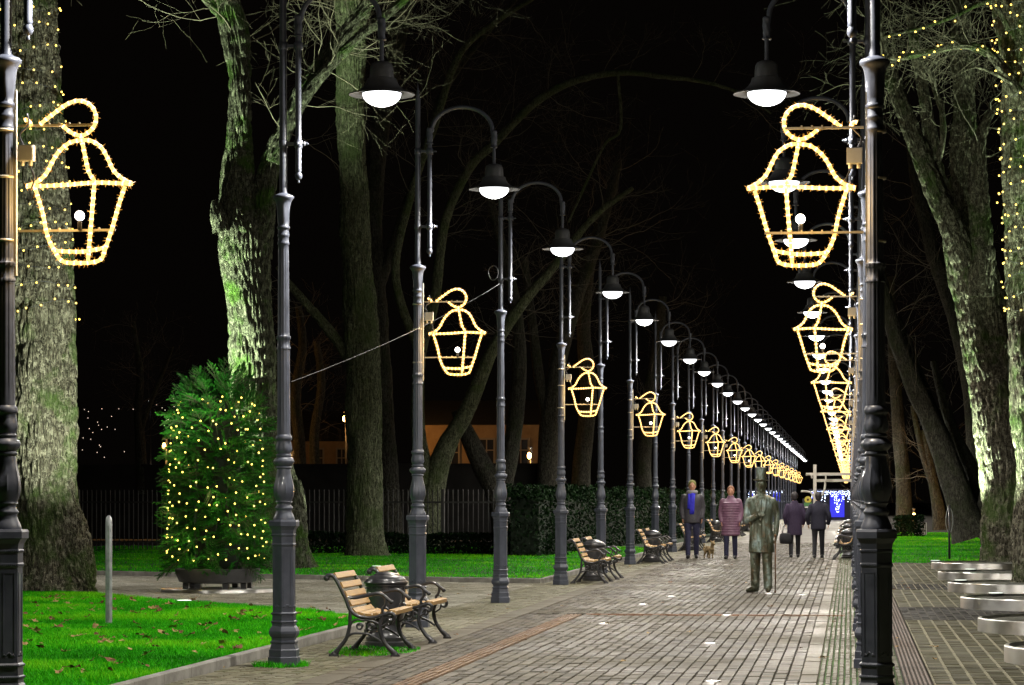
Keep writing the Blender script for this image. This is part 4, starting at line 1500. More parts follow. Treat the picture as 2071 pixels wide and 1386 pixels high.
T3 = [[(-11.869, 67.053, -0.069, 0.637), (-11.893, 67.05, 0.347, 0.515), (-11.917, 67.047, 1.573, 0.453), (-11.954, 67.042, 4.023, 0.441), (-12.039, 67.032, 6.473, 0.41), (-12.185, 67.014, 8.924, 0.374), (-12.294, 67.0, 11.374, 0.355), (-12.258, 67.005, 12.722, 0.368), (-12.38, 66.99, 14.315, 0.331), (-12.501, 66.975, 16.275, 0.27)],
      [(-12.112, 67.023, 4.636, 0.184), (-12.501, 66.975, 5.248, 0.135), (-12.927, 66.923, 5.8, 0.123), (-13.352, 66.87, 6.29, 0.11), (-13.717, 66.825, 6.718, 0.086), (-14.082, 66.781, 7.209, 0.049)],
      [(-12.234, 67.008, 12.722, 0.184), (-11.893, 67.05, 13.58, 0.159), (-11.285, 67.124, 14.56, 0.123)]]
tree('linden_tree', 'straight dim grey trunk right of the fir column behind the fence lawn', T3, .03, BARK_DIM, 140, .09,
     [(0, .75, 1, 14, 3.0, .02, 2, (.1, 0, 0)), (1, .4, 1, 6, 1.6, .01, 1, (0, 0, 0)), (2, .2, 1, 8, 2.4, .018, 2, (.3, 0, 0))], TWIG_DARK, 31)

T4 = [[(-13.91, 82.922, -0.185, 0.424), (-14.016, 82.909, 1.601, 0.378), (-14.211, 82.885, 4.628, 0.348), (-14.391, 82.863, 7.655, 0.333), (-14.511, 82.848, 9.926, 0.333), (-14.241, 82.882, 12.953, 0.303), (-13.79, 82.937, 15.223, 0.288), (-13.34, 82.992, 17.645, 0.257)],
      [(-15.808, 80.674, 9.281, 0.118), (-15.661, 80.692, 11.497, 0.163), (-15.588, 80.701, 13.418, 0.192), (-15.808, 80.674, 15.191, 0.192), (-16.101, 80.638, 16.816, 0.163)],
      [(-14.391, 82.863, 7.655, 0.197), (-13.79, 82.937, 9.472, 0.151), (-13.039, 83.029, 11.742, 0.136), (-12.288, 83.122, 14.012, 0.121), (-10.936, 83.288, 15.828, 0.091), (-9.884, 83.417, 17.039, 0.076)]]
tree('linden_tree', 'dark slender trunk directly behind the straight grey trunk', T4[:1] + T4[2:], .014, BARK_DARK, 80, .15,
     [(0, .7, 1, 8, 3, .02, 2, (.2, 0, 0)), (1, .3, 1, 10, 2.4, .015, 2, (.2, 0, 0))], TWIG_DARK, 41)

T5 = [[(-12.161, 79.107, -0.02, 0.447), (-12.103, 79.114, 1.018, 0.375), (-11.989, 79.128, 2.027, 0.332), (-11.631, 79.172, 3.036, 0.288), (-11.131, 79.234, 3.9, 0.245), (-10.701, 79.287, 4.909, 0.216), (-10.272, 79.339, 5.918, 0.187), (-9.414, 79.445, 7.216, 0.159), (-8.555, 79.551, 8.225, 0.13), (-7.411, 79.691, 9.666, 0.101), (-6.266, 79.832, 10.531, 0.072)],
      [(-12.246, 79.097, 1.882, 0.288), (-12.49, 79.067, 3.612, 0.216), (-12.418, 79.076, 5.63, 0.173), (-11.989, 79.128, 7.36, 0.159), (-11.703, 79.163, 9.522, 0.144), (-10.988, 79.251, 11.108, 0.13), (-10.272, 79.339, 11.828, 0.123), (-9.128, 79.48, 12.982, 0.115), (-7.983, 79.621, 13.63, 0.108), (-6.624, 79.788, 13.89, 0.094), (-5.408, 79.938, 13.774, 0.079), (-4.263, 80.078, 13.63, 0.065), (-3.119, 80.219, 13.27, 0.043), (-2.26, 80.325, 12.693, 0.029)],
      [(-6.612, 78.782, 13.691, 0.05), (-6.541, 78.791, 12.126, 0.043), (-6.965, 78.739, 11.699, 0.036), (-7.459, 78.678, 10.702, 0.036), (-8.025, 78.608, 9.421, 0.028)],
      [(-12.418, 79.076, 5.63, 0.144), (-13.134, 78.988, 7.936, 0.13), (-12.704, 79.04, 10.243, 0.115), (-11.989, 79.128, 12.405, 0.115), (-11.274, 79.216, 14.423, 0.101), (-10.129, 79.357, 15.432, 0.079), (-8.985, 79.498, 16.153, 0.065)]]
tree('linden_tree', 'dark leaning tree whose long bare limb arches over the promenade', T5, .012, BARK_DIM, 70, .15,
     [(0, .5, 1, 14, 2.2, .014, 2, (.2, 0, .1)), (1, .35, 1, 34, 2.2, .013, 2, (.2, 0, 0)), (3, .4, 1, 16, 2.4, .014, 2, (.2, 0, .1)), (2, .1, 1, 6, 1.2, .006, 1, (0, 0, -.1))], TWIG_DARK, 47)

T6 = [[(-10.581, 85.347, -0.069, 0.511), (-10.766, 85.324, 0.985, 0.418), (-11.043, 85.29, 1.76, 0.356), (-11.473, 85.237, 2.612, 0.325), (-11.888, 85.186, 3.464, 0.263), (-12.196, 85.148, 4.239, 0.201)],
      [(-10.889, 85.309, 1.45, 0.31), (-10.504, 85.356, 3.155, 0.279), (-10.274, 85.384, 5.324, 0.232), (-10.351, 85.375, 7.183, 0.201), (-10.735, 85.328, 9.043, 0.17), (-11.196, 85.271, 10.902, 0.139)]]
tree('linden_tree', 'black forked trunk silhouetted against the lit yellow house', T6, .012, BARK_DARK, 60, .2,
     [(1, .5, 1, 12, 2.6, .016, 2, (0, 0, .1))], TWIG_DARK, 53)
T7 = [[(-10.404, 95.444, 0.066, 0.45), (-10.472, 95.435, 1.969, 0.398), (-10.404, 95.444, 4.045, 0.363), (-10.129, 95.478, 6.12, 0.311), (-9.58, 95.545, 8.196, 0.259), (-8.721, 95.651, 10.618, 0.208), (-8.035, 95.735, 13.212, 0.156)],
      [(-10.404, 95.444, 4.045, 0.225), (-10.781, 95.397, 5.774, 0.19), (-11.039, 95.366, 7.85, 0.156), (-11.297, 95.334, 9.926, 0.121)]]
tree('linden_tree', 'dark trunk beside the orange street light behind the hedge', T7, .012, BARK_DARK, 60, .2,
     [(0, .5, 1, 14, 3, .016, 2, (0, 0, .1)), (1, .4, 1, 6, 2, .012, 2, (0, 0, 0))], TWIG_DARK, 59)
T8 = [[(-11.064, 114.506, 0.103, 0.456), (-11.147, 114.496, 2.693, 0.394), (-10.859, 114.531, 5.801, 0.352), (-11.064, 114.506, 8.909, 0.29), (-10.653, 114.556, 12.018, 0.228), (-9.83, 114.657, 14.504, 0.166)]]
tree('linden_tree', 'dim trunk behind the hedge left of the fourth lit lantern', T8, .01, BARK_DARK, 40, .25, [(0, .5, 1, 14, 3, .016, 2, (0, 0, .1))], TWIG_DARK, 61)
T9 = [[(-10.043, 134.782, 0.234, 0.486), (-10.092, 134.776, 3.396, 0.414), (-9.85, 134.806, 6.072, 0.365), (-9.367, 134.865, 8.991, 0.292), (-9.126, 134.895, 11.423, 0.219)]]
tree('linden_tree', 'dim trunk far behind the hedge near the top of the lamp row', T9, .01, BARK_DARK, 40, .3, [(0, .4, 1, 14, 3.5, .02, 2, (0, 0, .1))], TWIG_DARK, 67)
T10 = [[(-25.573, 97.608, 1.63, 0.234), (-25.645, 97.6, 3.432, 0.198), (-25.716, 97.591, 4.693, 0.162), (-25.645, 97.6, 5.955, 0.135), (-25.788, 97.582, 7.036, 0.108), (-25.895, 97.569, 7.936, 0.072)],
       [(-25.645, 97.6, 3.973, 0.126), (-25.18, 97.657, 5.234, 0.09), (-24.733, 97.712, 6.315, 0.072), (-24.464, 97.745, 7.036, 0.045)]]
tree('young_tree', 'thin bare tree in the dark left of the fir column, lamplit orange', T10, .006, BARK_DARK, 20, .3, [(0, .3, 1, 18, 1.8, .014, 2, (0, 0, .1)), (1, .3, 1, 8, 1.4, .01, 1, (0, 0, .1))], TWIG_DARK, 71)
T11 = [[(-22.233, 110.11, 1.652, 0.283), (-22.273, 110.105, 3.67, 0.242), (-22.433, 110.085, 5.688, 0.222), (-22.152, 110.12, 7.706, 0.182), (-22.313, 110.1, 9.32, 0.141)], [(-21.784, 111.172, 1.654, 0.244), (-21.865, 111.162, 4.097, 0.204), (-21.582, 111.197, 6.133, 0.173), (-21.784, 111.172, 7.965, 0.132)]]
tree('young_tree', 'twin stemmed tree lit orange beside the low house', T11, .006, BARK_DARK, 24, .3, [(0, .3, 1, 14, 2.2, .014, 2, (0, 0, .1)), (1, .3, 1, 12, 2, .012, 2, (0, 0, .1))], TWIG_DARK, 73)

# right side
RA = [[(3.626, 59.487, 0.077, 0.977), (3.584, 59.482, 0.394, 0.834), (3.5, 59.472, 1.556, 0.729), (3.291, 59.446, 3.139, 0.697), (3.039, 59.415, 4.512, 0.644), (2.788, 59.384, 5.568, 0.57), (2.599, 59.361, 6.413, 0.528), (2.452, 59.343, 7.152, 0.475), (2.431, 59.34, 7.891, 0.38), (2.452, 59.343, 8.947, 0.296), (2.431, 59.34, 10.002, 0.264), (2.368, 59.333, 11.058, 0.232), (2.285, 59.322, 12.536, 0.201)],
      [(2.441, 58.334, 6.328, 0.27), (2.132, 58.296, 7.054, 0.259), (1.823, 58.258, 7.833, 0.239), (1.525, 58.221, 8.559, 0.218), (1.277, 58.191, 9.182, 0.202), (0.999, 58.157, 9.96, 0.187), (0.793, 58.131, 10.583, 0.166), (0.536, 58.1, 11.413, 0.135), (0.33, 58.074, 12.244, 0.104)],
      [(2.75, 58.372, 5.705, 0.259), (2.75, 58.372, 6.743, 0.249), (2.719, 58.368, 7.781, 0.208), (2.678, 58.363, 8.715, 0.171), (2.75, 58.372, 9.13, 0.135), (2.905, 58.391, 9.493, 0.093), (3.162, 58.423, 9.805, 0.073), (3.42, 58.454, 9.908, 0.052)],
      [(2.772, 58.173, 6.001, 0.083), (2.833, 58.181, 6.363, 0.067), (2.884, 58.187, 6.518, 0.021)],
      [(1.835, 57.655, 8.536, 0.077), (1.927, 57.666, 8.947, 0.072), (1.906, 57.664, 9.512, 0.067), (1.763, 57.646, 9.954, 0.062), (1.672, 57.635, 10.282, 0.051), (1.427, 57.605, 10.508, 0.041)],
      [(2.14, 58.499, 7.282, 0.177), (1.923, 58.472, 8.011, 0.167), (1.757, 58.451, 8.74, 0.156), (1.633, 58.436, 9.469, 0.146), (1.53, 58.424, 10.094, 0.135), (1.385, 58.406, 10.823, 0.115), (1.261, 58.39, 11.656, 0.094)]]
tree('linden_tree', 'big leaning multi-stemmed tree lit pale green on the right', RA, .04, BARK, 190, .055,
     [(0, .8, 1, 7, 2.2, .014, 2, (0, 0, 0)), (1, .6, 1, 15, 2.0, .014, 2, (-.3, 0, .1)), (5, .5, 1, 6, 1.6, .012, 2, (0, 0, .1)), (2, .55, 1, 14, 1.6, .014, 2, (.2, 0, 0)), (4, .3, 1, 10, 1.2, .009, 2, (0, 0, 0))], TWIG, 83)
RB = [[(3.213, 44.122, 0.082, 0.743), (3.167, 44.116, 0.59, 0.618), (3.12, 44.111, 1.528, 0.54), (3.058, 44.103, 2.701, 0.5), (2.996, 44.095, 3.874, 0.493), (2.949, 44.09, 5.047, 0.485), (2.903, 44.084, 6.22, 0.477), (2.856, 44.078, 7.393, 0.477), (2.794, 44.071, 8.566, 0.477), (2.701, 44.059, 9.661, 0.461), (2.577, 44.044, 11.381, 0.391)],
      [(2.579, 43.44, 7.774, 0.139), (2.373, 43.414, 8.159, 0.093), (2.12, 43.383, 8.429, 0.073), (1.737, 43.336, 8.522, 0.066), (1.24, 43.275, 8.429, 0.054), (0.742, 43.214, 8.329, 0.046), (0.398, 43.171, 8.375, 0.031)],
      [(2.465, 43.425, 8.776, 0.054), (2.281, 43.403, 9.123, 0.042), (2.12, 43.383, 9.216, 0.039), (1.699, 43.331, 9.023, 0.035), (1.24, 43.275, 8.838, 0.031), (0.551, 43.19, 8.668, 0.023), (0.168, 43.143, 8.622, 0.015)],
      [(2.514, 43.23, 7.898, 0.038), (2.225, 43.194, 8.066, 0.031), (1.935, 43.159, 8.159, 0.023), (1.691, 43.129, 8.051, 0.015)]]
tree('linden_tree', 'trunk wound with string lights and lit branch at right edge', RB, .038, BARK, 200, .05,
     [(1, .15, 1, 17, 1.1, .008, 2, (-.2, 0, 0)), (2, .1, 1, 11, 1.1, .006, 2, (-.3, 0, -.05)), (0, .8, 1, 5, 2.4, .02, 2, (-.6, 0, .1))], TWIG, 89)
RCt = [[(3.445, 79.011, 0.354, 0.618), (3.236, 78.986, 1.028, 0.45), (2.887, 78.943, 2.153, 0.379), (2.399, 78.883, 3.418, 0.323), (1.841, 78.814, 4.682, 0.281), (1.353, 78.754, 5.947, 0.239), (1.004, 78.711, 7.212, 0.197), (0.725, 78.677, 8.618, 0.155)],
       [(3.117, 79.475, 1.733, 0.24), (2.766, 79.431, 3.006, 0.184), (2.204, 79.362, 4.42, 0.156), (1.783, 79.311, 5.552, 0.127), (1.362, 79.259, 6.683, 0.099)],
       [(3.348, 80.007, 1.165, 0.285), (3.49, 80.024, 2.162, 0.242), (2.995, 79.963, 3.3, 0.185), (2.642, 79.92, 4.439, 0.142), (2.402, 79.89, 5.436, 0.1)]]
tree('linden_tree', 'dim low-forking tree leaning left behind the lit right tree', RCt, .014, BARK_DARK, 80, .15, [(0, .5, 1, 10, 2.4, .014, 2, (-.2, 0, .1)), (2, .5, 1, 8, 2, .012, 2, (0, 0, 0))], TWIG_DARK, 97)
RD = [[(4.312, 89.193, 0.261, 0.523), (4.202, 89.18, 1.609, 0.412), (4.044, 89.16, 3.511, 0.349), (3.84, 89.135, 5.414, 0.317), (3.336, 89.073, 7.317, 0.27), (2.707, 88.996, 9.219, 0.238), (2.235, 88.938, 11.122, 0.206), (1.92, 88.899, 13.025, 0.159)]]
tree('linden_tree', 'tall dark trunk in the gloom right of the leaning dim tree', RD, .014, BARK_DARK, 60, .2, [(0, .6, 1, 12, 3, .016, 2, (0, 0, .1))], TWIG_DARK, 101)
RE = [[(3.422, 105.204, 0.288, 0.319), (3.348, 105.195, 1.075, 0.244), (3.125, 105.168, 2.2, 0.187), (2.939, 105.145, 3.136, 0.159), (2.79, 105.126, 4.073, 0.131)], [(3.162, 105.172, 2.012, 0.169), (2.827, 105.131, 2.949, 0.141), (2.548, 105.097, 4.073, 0.112), (2.362, 105.074, 5.01, 0.084)]]
tree('linden_tree', 'trunk lit amber by a lamp, far back on the right lawn', RE, .01, BARK_DARK, 40, .2, [(0, .5, 1, 8, 2, .012, 2, (0, 0, .1))], TWIG_DARK, 103)
RF = [[(2.404, 121.2, 0.045, 0.389), (2.318, 121.189, 2.531, 0.324), (2.082, 121.16, 5.126, 0.281), (1.888, 121.136, 8.153, 0.238), (1.76, 121.12, 11.18, 0.195)]]
tree('linden_tree', 'dark trunk right beside the nearest right lamp, far back', RF, .01, BARK_DARK, 40, .25, [(0, .5, 1, 10, 3, .014, 2, (0, 0, .1))], TWIG_DARK, 107)

# string lights wound round two trunks
mb = MB(); mb.sphere((0, 0, 0), .015, 8, 5); SB = mb.mesh('bulb', LED_WARM)


def wound_lights(path, label, z0, z1, pitch, step, seed, side=0):
    Q = smooth_path(path, step=.1)
    rs = np.random.default_rng(seed)
    zs = Q[:, 2]
    o = np.argsort(zs)
    fx, fy, fr = (lambda z: np.interp(z, zs[o], Q[o, 0])), (lambda z: np.interp(z, zs[o], Q[o, 1])), (lambda z: np.interp(z, zs[o], Q[o, 3]))
    e = empty('string_lights', (float(fx(z0)), float(fy(z0)), 0)); tag(e, label, 'string lights')
    bx_, by_ = e.location[0], e.location[1]
    turns = (z1 - z0) / pitch
    th = np.linspace(0, turns * 2 * PI, int(turns * 26))
    zz = z0 + th / (2 * PI) * pitch + .06 * np.sin(th * 2.3 + 1)
    rr = fr(zz) + .03
    W_ = np.stack([fx(zz) + rr * np.cos(th) - bx_, fy(zz) + rr * np.sin(th) - by_, zz], 1)
    mb = MB(); mb.tube(W_, .006, 4, caps=False); obj('wire', mb, IRON_DARK, e)
    seg = np.r_[0, np.cumsum(np.linalg.norm(np.diff(W_, axis=0), axis=1))]
    t = 0
    cnt = 0
    while t < seg[-1]:
        p = np.array([np.interp(t, seg, W_[:, k]) for k in range(3)])
        a = np.interp(t, seg, th) % (2 * PI)
        # the far side of the trunk is out of sight
        if math.sin(a) < .35:
            p = p + np.array([math.cos(a), math.sin(a), 0]) * .02 + rs.normal(0, .02, 3)
            link('bulb', SB, e, tuple(p)); cnt += 1
        t += step * rs.uniform(.5, 1.5)


wound_lights(T1[0], 'warm string lights wound round the thick left trunk', 4.15, 9.4, .30, .24, 5)
wound_lights(RB[0], 'warm string lights wound round the right edge trunk', 4.3, 9.4, .24, .20, 6)


def branch_lights(path, label, step, seed):
    Q = smooth_path(path, step=.08)
    rs = np.random.default_rng(seed)
    e = empty('string_lights', tuple(Q[0, :3])); tag(e, label, 'string lights')
    P0 = Q[0, :3]
    a = np.arange(len(Q)) * .9
    W_ = Q[:, :3] - P0 + np.stack([0 * a, np.cos(a), np.sin(a)], 1) * (Q[:, 3:4] + .012)
    mb = MB(); mb.tube(W_, .005, 4, caps=False); obj('wire', mb, IRON_DARK, e)
    for i in range(4, len(W_), step):
        link('bulb', SB, e, tuple(W_[i] + rs.normal(0, .025, 3)))


branch_lights(RB[1], 'warm string lights along the arched lower branch at upper right', 1, 3)
branch_lights(RB[2], 'warm string lights along the thin top branch at upper right', 2, 4)

# floodlights at the tree feet
floodlight((-8.93, 36.3, .05), (-12.2, 40.8, 5.4), 7200, 62, 'small ground floodlight on the near lawn aimed at the left trunk', (.92, 1.0, .78), .45, 5.0)
floodlight((-14.9, 52.4, .05), (-12.4, 55.8, 7.2), 30000, 66, 'small ground floodlight behind the fir aimed at the forked trunk', (.84, 1.0, .66), .5)
floodlight((-9.6, 55.4, .05), (-11.156, 54.848, 2.556), 600, 50, 'small ground floodlight right of the forked trunk', (.84, 1.0, .62), .6)
rb = RA[0][1]
floodlight((rb[0] - 1.75, rb[1] + .25, .10), (2.769, 58.777, 5.735), 12000, 60, 'floodlight in the farthest steel ring left of the leaning tree')
floodlight((rb[0] + 1.3, rb[1] - .45, .10), (3.132, 58.822, 5.735), 10500, 60, 'floodlight in the farthest steel ring right of the leaning tree')
floodlight((RC[2][0] - 1.2, RC[2][1] + .1, .14), (2.654, 44.053, 6.064), 5500, 56, 'floodlight in the ring of the tree with string lights')
floodlight((RC[1][0] - .8, RC[1][1] + .5, .14), (1.68, 58.644, 8.87), 1300, 40, 'floodlight in the second farthest steel ring')
floodlight((RC[3][0] - .9, RC[3][1] + .7, .14), (1.861, 43.553, 8.423), 7000, 44, 'floodlight in the third nearest steel ring')

# ------------------------------------------------------------------ column of fir branches with lights
def fir_spray(seed):
    rs = np.random.default_rng(seed)
    mb = MB()
    stems = [(np.zeros(3), np.array([1.0, 0, .12]), .46)]
    for q in range(5):
        t = .1 + q * .07
        for s in (-1, 1):
            b = np.array([t, 0, .05 * t])
            stems.append((b, np.array([.8, s * rs.uniform(.55, .9), rs.uniform(-.05, .25)]), .24 * (1 - q * .13) * rs.uniform(.8, 1.15)))
    V, F, T = [], [], []
    for b, d, L in stems:
        d = d / np.linalg.norm(d)
        pts = [b + d * L * t + np.array([0, 0, -.10 * L * t * t]) for t in np.linspace(0, 1, 5)]
        mb.tube(pts, np.linspace(.006, .003, 5), 4, m=1, caps=False)
        k = int(L / .0042)
        for q in range(k):
            t = (q + 1) / k
            p = b + d * L * t + np.array([0, 0, -.10 * L * t * t])
            for w in range(3):
                a = rs.uniform(-.35, PI + .35)
                s = np.cross(d, [0, 0, 1.0]); s /= np.linalg.norm(s)
                u = np.cross(s, d)
                nd = d * rs.uniform(.35, .75) + s * math.cos(a) + u * math.sin(a) * .8
                nd /= np.linalg.norm(nd)
                ln = rs.uniform(.02, .032)
                sd = np.cross(nd, d); sd /= np.linalg.norm(sd) + 1e-9
                i = len(V)
                V += [p + sd * .0019, p - sd * .0019, p + nd * ln]
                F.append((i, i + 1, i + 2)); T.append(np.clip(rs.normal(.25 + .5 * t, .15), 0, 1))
    n0 = sum(len(f[0]) for f in mb.f)
    mb.add(V, F, 0, False)
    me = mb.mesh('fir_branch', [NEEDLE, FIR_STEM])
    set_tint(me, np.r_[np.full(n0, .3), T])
    return me


FSP = [fir_spray(s) for s in range(5)]
FX, FY = (-9.836, 42.149)
fir = empty('fir_column', (FX, FY, 0))
tag(fir, 'tall column of green fir branches in a round dark pot on path', 'fir column')
mb = MB(); mb.lathe([(.50, .14), (.60, .16), (.66, .30), (.67, .36), (.64, .37), (.60, .33), (.02, .33)], 40)
pot = obj('pot', mb, pbr('dark_planter', (.03, .03, .032), (.05, .05, .052), 8, rough=.6), fir, sharp=40)
mb = MB(); mb.box((0, 0, .10), (.09, .09, .12)); leg = mb.mesh('leg', IRON_DARK)
for a in (.4, 1.2, 2.7, 3.6, 4.3, 5.2, 5.9):
    link('leg', leg, fir, (.5 * math.cos(a), .5 * math.sin(a), .0))
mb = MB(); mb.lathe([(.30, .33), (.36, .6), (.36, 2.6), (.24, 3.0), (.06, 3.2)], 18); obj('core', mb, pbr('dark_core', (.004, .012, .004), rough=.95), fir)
rf = np.random.default_rng(3)
prof_z = [.40, .8, 1.5, 2.2, 2.7, 3.1, 3.35]
prof_r = [.66, .66, .64, .62, .58, .40, .14]
N_B = 300
for q in range(N_B):
    u = (q + .5) / N_B
    z = .46 + 2.77 * u
    a = q * 2.39996 + rf.uniform(-.3, .3)
    r_ = np.interp(z, prof_z, prof_r) * rf.uniform(.62, .95)
    o = link('fir_branch', FSP[rf.integers(5)], fir, (r_ * math.cos(a), r_ * math.sin(a), z))
    pitch = np.interp(z, [.4, .9, 2.4, 3.2], [.45, .25, -.05, -1.0]) + rf.normal(0, .28)
    o.rotation_euler = (rf.normal(0, .6), pitch, a + rf.normal(0, .45))
    s = rf.uniform(.75, 1.08); o.scale = (s, s, s)

# inner layer of sprays, too close set to pick apart
im = MB(); it = []
srcs = []
for me in FSP[:2]:
    co = np.empty(len(me.vertices) * 3, np.float32); me.vertices.foreach_get('co', co)
    tr = np.array([tuple(p.vertices) for p in me.polygons if len(p.vertices) == 3])
    srcs.append((co.reshape(-1, 3), tr))
for q in range(430):
    u = (q + .5) / 430
    z = .42 + 2.7 * u; a = q * 2.39996 + 1.3
    r_ = np.interp(z, prof_z, prof_r) * rf.uniform(.5, .9)
    M = Matrix.Translation((r_ * math.cos(a), r_ * math.sin(a), z)) @ Matrix.Rotation(a + rf.normal(0, .5), 4, 'Z') @ Matrix.Rotation(np.interp(z, [.4, .9, 2.4, 3.2], [.5, .3, .0, -.9]) + rf.normal(0, .3), 4, 'Y') @ Matrix.Rotation(rf.normal(0, .7), 4, 'X') @ Matrix.Scale(rf.uniform(.7, 1.0), 4)
    M = np.array(M)
    co, tr = srcs[q % 2]
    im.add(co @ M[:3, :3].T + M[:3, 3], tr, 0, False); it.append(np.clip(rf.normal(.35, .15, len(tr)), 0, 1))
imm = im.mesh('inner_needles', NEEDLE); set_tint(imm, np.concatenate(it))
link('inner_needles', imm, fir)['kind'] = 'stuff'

e = empty('string_lights', (FX, FY, 0)); tag(e, 'net of small warm lights hung over the fir column', 'string lights')
mb = MB(); mb.sphere((0, 0, 0), .0135, 8, 5); FBULB = mb.mesh('bulb', LED_TREE)
cnt = 0
strands = 15
FLITE = bpy.data.lights.new('fir_bulb_light', 'POINT'); FLITE.energy = 1.3; FLITE.color = (1.0, .8, .36); FLITE.shadow_soft_size = .03
WIRES = MB()
for s in range(strands):
    a0 = PI + PI * (s + .5) / strands
    z = .5 + rf.uniform(0, .2); pts = []
    while z < 3.05:
        a = a0 + rf.normal(0, .05)
        r_ = np.interp(z, prof_z, prof_r) * 1.0 + .13
        pts.append((r_ * math.cos(a), r_ * math.sin(a), z))
        link('bulb', FBULB, e, (r_ * math.cos(a), r_ * math.sin(a), z)); cnt += 1
        if cnt % 5 == 0:
            fl2 = bpy.data.objects.new('fir_bulb_light', FLITE); COL.objects.link(fl2); fl2.parent = e; fl2.location = (r_ * 1.05 * math.cos(a), r_ * 1.05 * math.sin(a), z)
        z += rf.uniform(.12, .34)
    mb = MB(); mb.tube(pts, .003, 4, caps=False); obj('wire', mb, pbr('green_wire', (.01, .03, .01), rough=.8) if s == 0 else MATS['green_wire'], e)

# steel base ring under the pot
mb = MB(); mb.lathe([(.02, .05), (.88, .05), (.90, .046), (.905, .0)], 72, cap=False)
br = obj('steel_base_disc', mb, STEEL, None, (FX + .02, FY, .002), sharp=40); tag(br, 'flat round steel disc under the fir column', 'steel disc')

# ------------------------------------------------------------------ hedge, fences
def leaf_mass(name, label, segs, w, h, n, size, mat, seed, parent=None):
    rs = np.random.default_rng(seed)
    V, F, T = [], [], []
    P_ = np.array(segs, float)
    L = np.r_[0, np.cumsum(np.linalg.norm(np.diff(P_, axis=0), axis=1))]
    t = rs.uniform(0, L[-1], n)
    x = np.interp(t, L, P_[:, 0]); y = np.interp(t, L, P_[:, 1])
    hh = h * (1 + .05 * np.sin(t * 1.3) + .04 * np.sin(t * 3.1))
    u = rs.uniform(-1, 1, n); v = rs.uniform(0, 1, n)
    face = rs.integers(0, 3, n)
    u = np.where(face == 0, np.where(u < 0, -1, 1) * rs.uniform(.75, 1.08, n), u)
    v = np.where(face == 1, rs.uniform(.88, 1.06, n), v)
    c = np.stack([x + u * w / 2, y + rs.normal(0, .05, n), v * hh], 1)
    d = rs.normal(0, 1, (n, 3)); d /= np.linalg.norm(d, axis=1)[:, None]
    e_ = rs.normal(0, 1, (n, 3)); e_ -= d * (d * e_).sum(1)[:, None]; e_ /= np.linalg.norm(e_, axis=1)[:, None]
    sz = size * rs.uniform(.6, 1.3, n)[:, None]
    V = np.stack([c - d * sz, c + e_ * sz * .55, c + d * sz, c - e_ * sz * .55], 1).reshape(-1, 3)
    mb = MB(); mb.add(V, np.arange(4 * n).reshape(-1, 4), 0, False)
    me = mb.mesh(name, mat)
    set_tint(me, np.clip(rs.normal(.4, .25, n), 0, 1))
    return me


hedge = empty('hedge', (-8, 66.5, 0)); tag(hedge, 'clipped dark green hedge along the left lamps beyond the fence', 'hedge')
HP = [(0, 0), (.6, 12), (1.3, 26), (1.8, 42), (2.2, 64)]
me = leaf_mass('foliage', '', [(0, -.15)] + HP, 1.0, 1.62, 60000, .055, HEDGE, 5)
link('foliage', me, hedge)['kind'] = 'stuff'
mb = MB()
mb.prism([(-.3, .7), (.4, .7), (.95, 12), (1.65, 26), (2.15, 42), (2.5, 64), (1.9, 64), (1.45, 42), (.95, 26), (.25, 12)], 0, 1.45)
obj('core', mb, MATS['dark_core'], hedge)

bush = empty('low_shrub', (-11.5, 69.5, 0)); tag(bush, 'low dark shrub bed along the foot of the iron fence', 'shrub')
me = leaf_mass('foliage', '', [(-3, .3), (0, 0), (4.2, -1.2)], .9, .55, 9000, .05, HEDGE, 6); link('foliage', me, bush)['kind'] = 'stuff'

FENCE_PAINT = pbr('fence_paint', (.035, .037, .034), (.06, .06, .056), 6, rough=.6)
mb = MB(); mb.box((0, 0, .83), (.022, .022, 1.66)); mb.lathe([(.015, 1.66), (.02, 1.67), (.001, 1.72)], 4); PK = mb.mesh('picket', FENCE_PAINT)
fence = empty('iron_fence', (-24, 75, 0)); tag(fence, 'grey iron picket fence behind the far lawn', 'fence')
FA, FB_ = np.array((0., 0.)), np.array((15.9, -3.2))
FL = np.linalg.norm(FB_ - FA); fa = math.atan2(FB_[1], FB_[0])
npk = int(FL / .142)
for q in range(npk):
    p = FA + (FB_ - FA) * q / npk
    link('picket', PK, fence, (p[0], p[1], 0), fa)
mb = MB()
for z in (1.37, .28):
    mb = MB(); mb.box((0, 0, z), (FL, .03, .045)); r_ = obj('rail', mb, FENCE_PAINT, fence, ((FA[0] + FB_[0]) / 2, (FA[1] + FB_[1]) / 2, 0), fa)
mb = MB(); mb.box((0, 0, .86), (.09, .09, 1.72)); PO = mb.mesh('post', FENCE_PAINT)
for q in range(0, 7):
    p = FA + (FB_ - FA) * q / 6
    link('post', PO, fence, (p[0], p[1], 0), fa)

WHITE_WOOD = pbr('white_picket_paint', (.35, .35, .33), (.5, .5, .47), 5, rough=.7)
wf = empty('white_fence', (-8.7, 72, 0)); tag(wf, 'pale wooden board fence just showing over the hedge', 'fence')
mb = MB(); mb.box((0, 0, .83), (.11, .02, 1.66)); WB = mb.mesh('board', WHITE_WOOD)
nb = 90
for q in range(nb):
    t = q / nb
    x = t * 2.0; y = t * 40
    link('board', WB, wf, (x, y, .02 * math.sin(q * 2.1)), PI / 2 - .05)

# ------------------------------------------------------------------ garden wall, houses, far lamps
gw = MB(); gw.box((0, 0, 1.32), (38, .3, 2.64)); gw.box((0, 0, 2.68), (38.1, .42, .08))
tag(obj('garden_wall', gw, pbr('dark_wall', (.016, .015, .014), (.03, .028, .026), 2, rough=.9), None, (-29.5, 98, 0), -.10), 'long dark garden wall in the shadows behind the fence', 'wall')

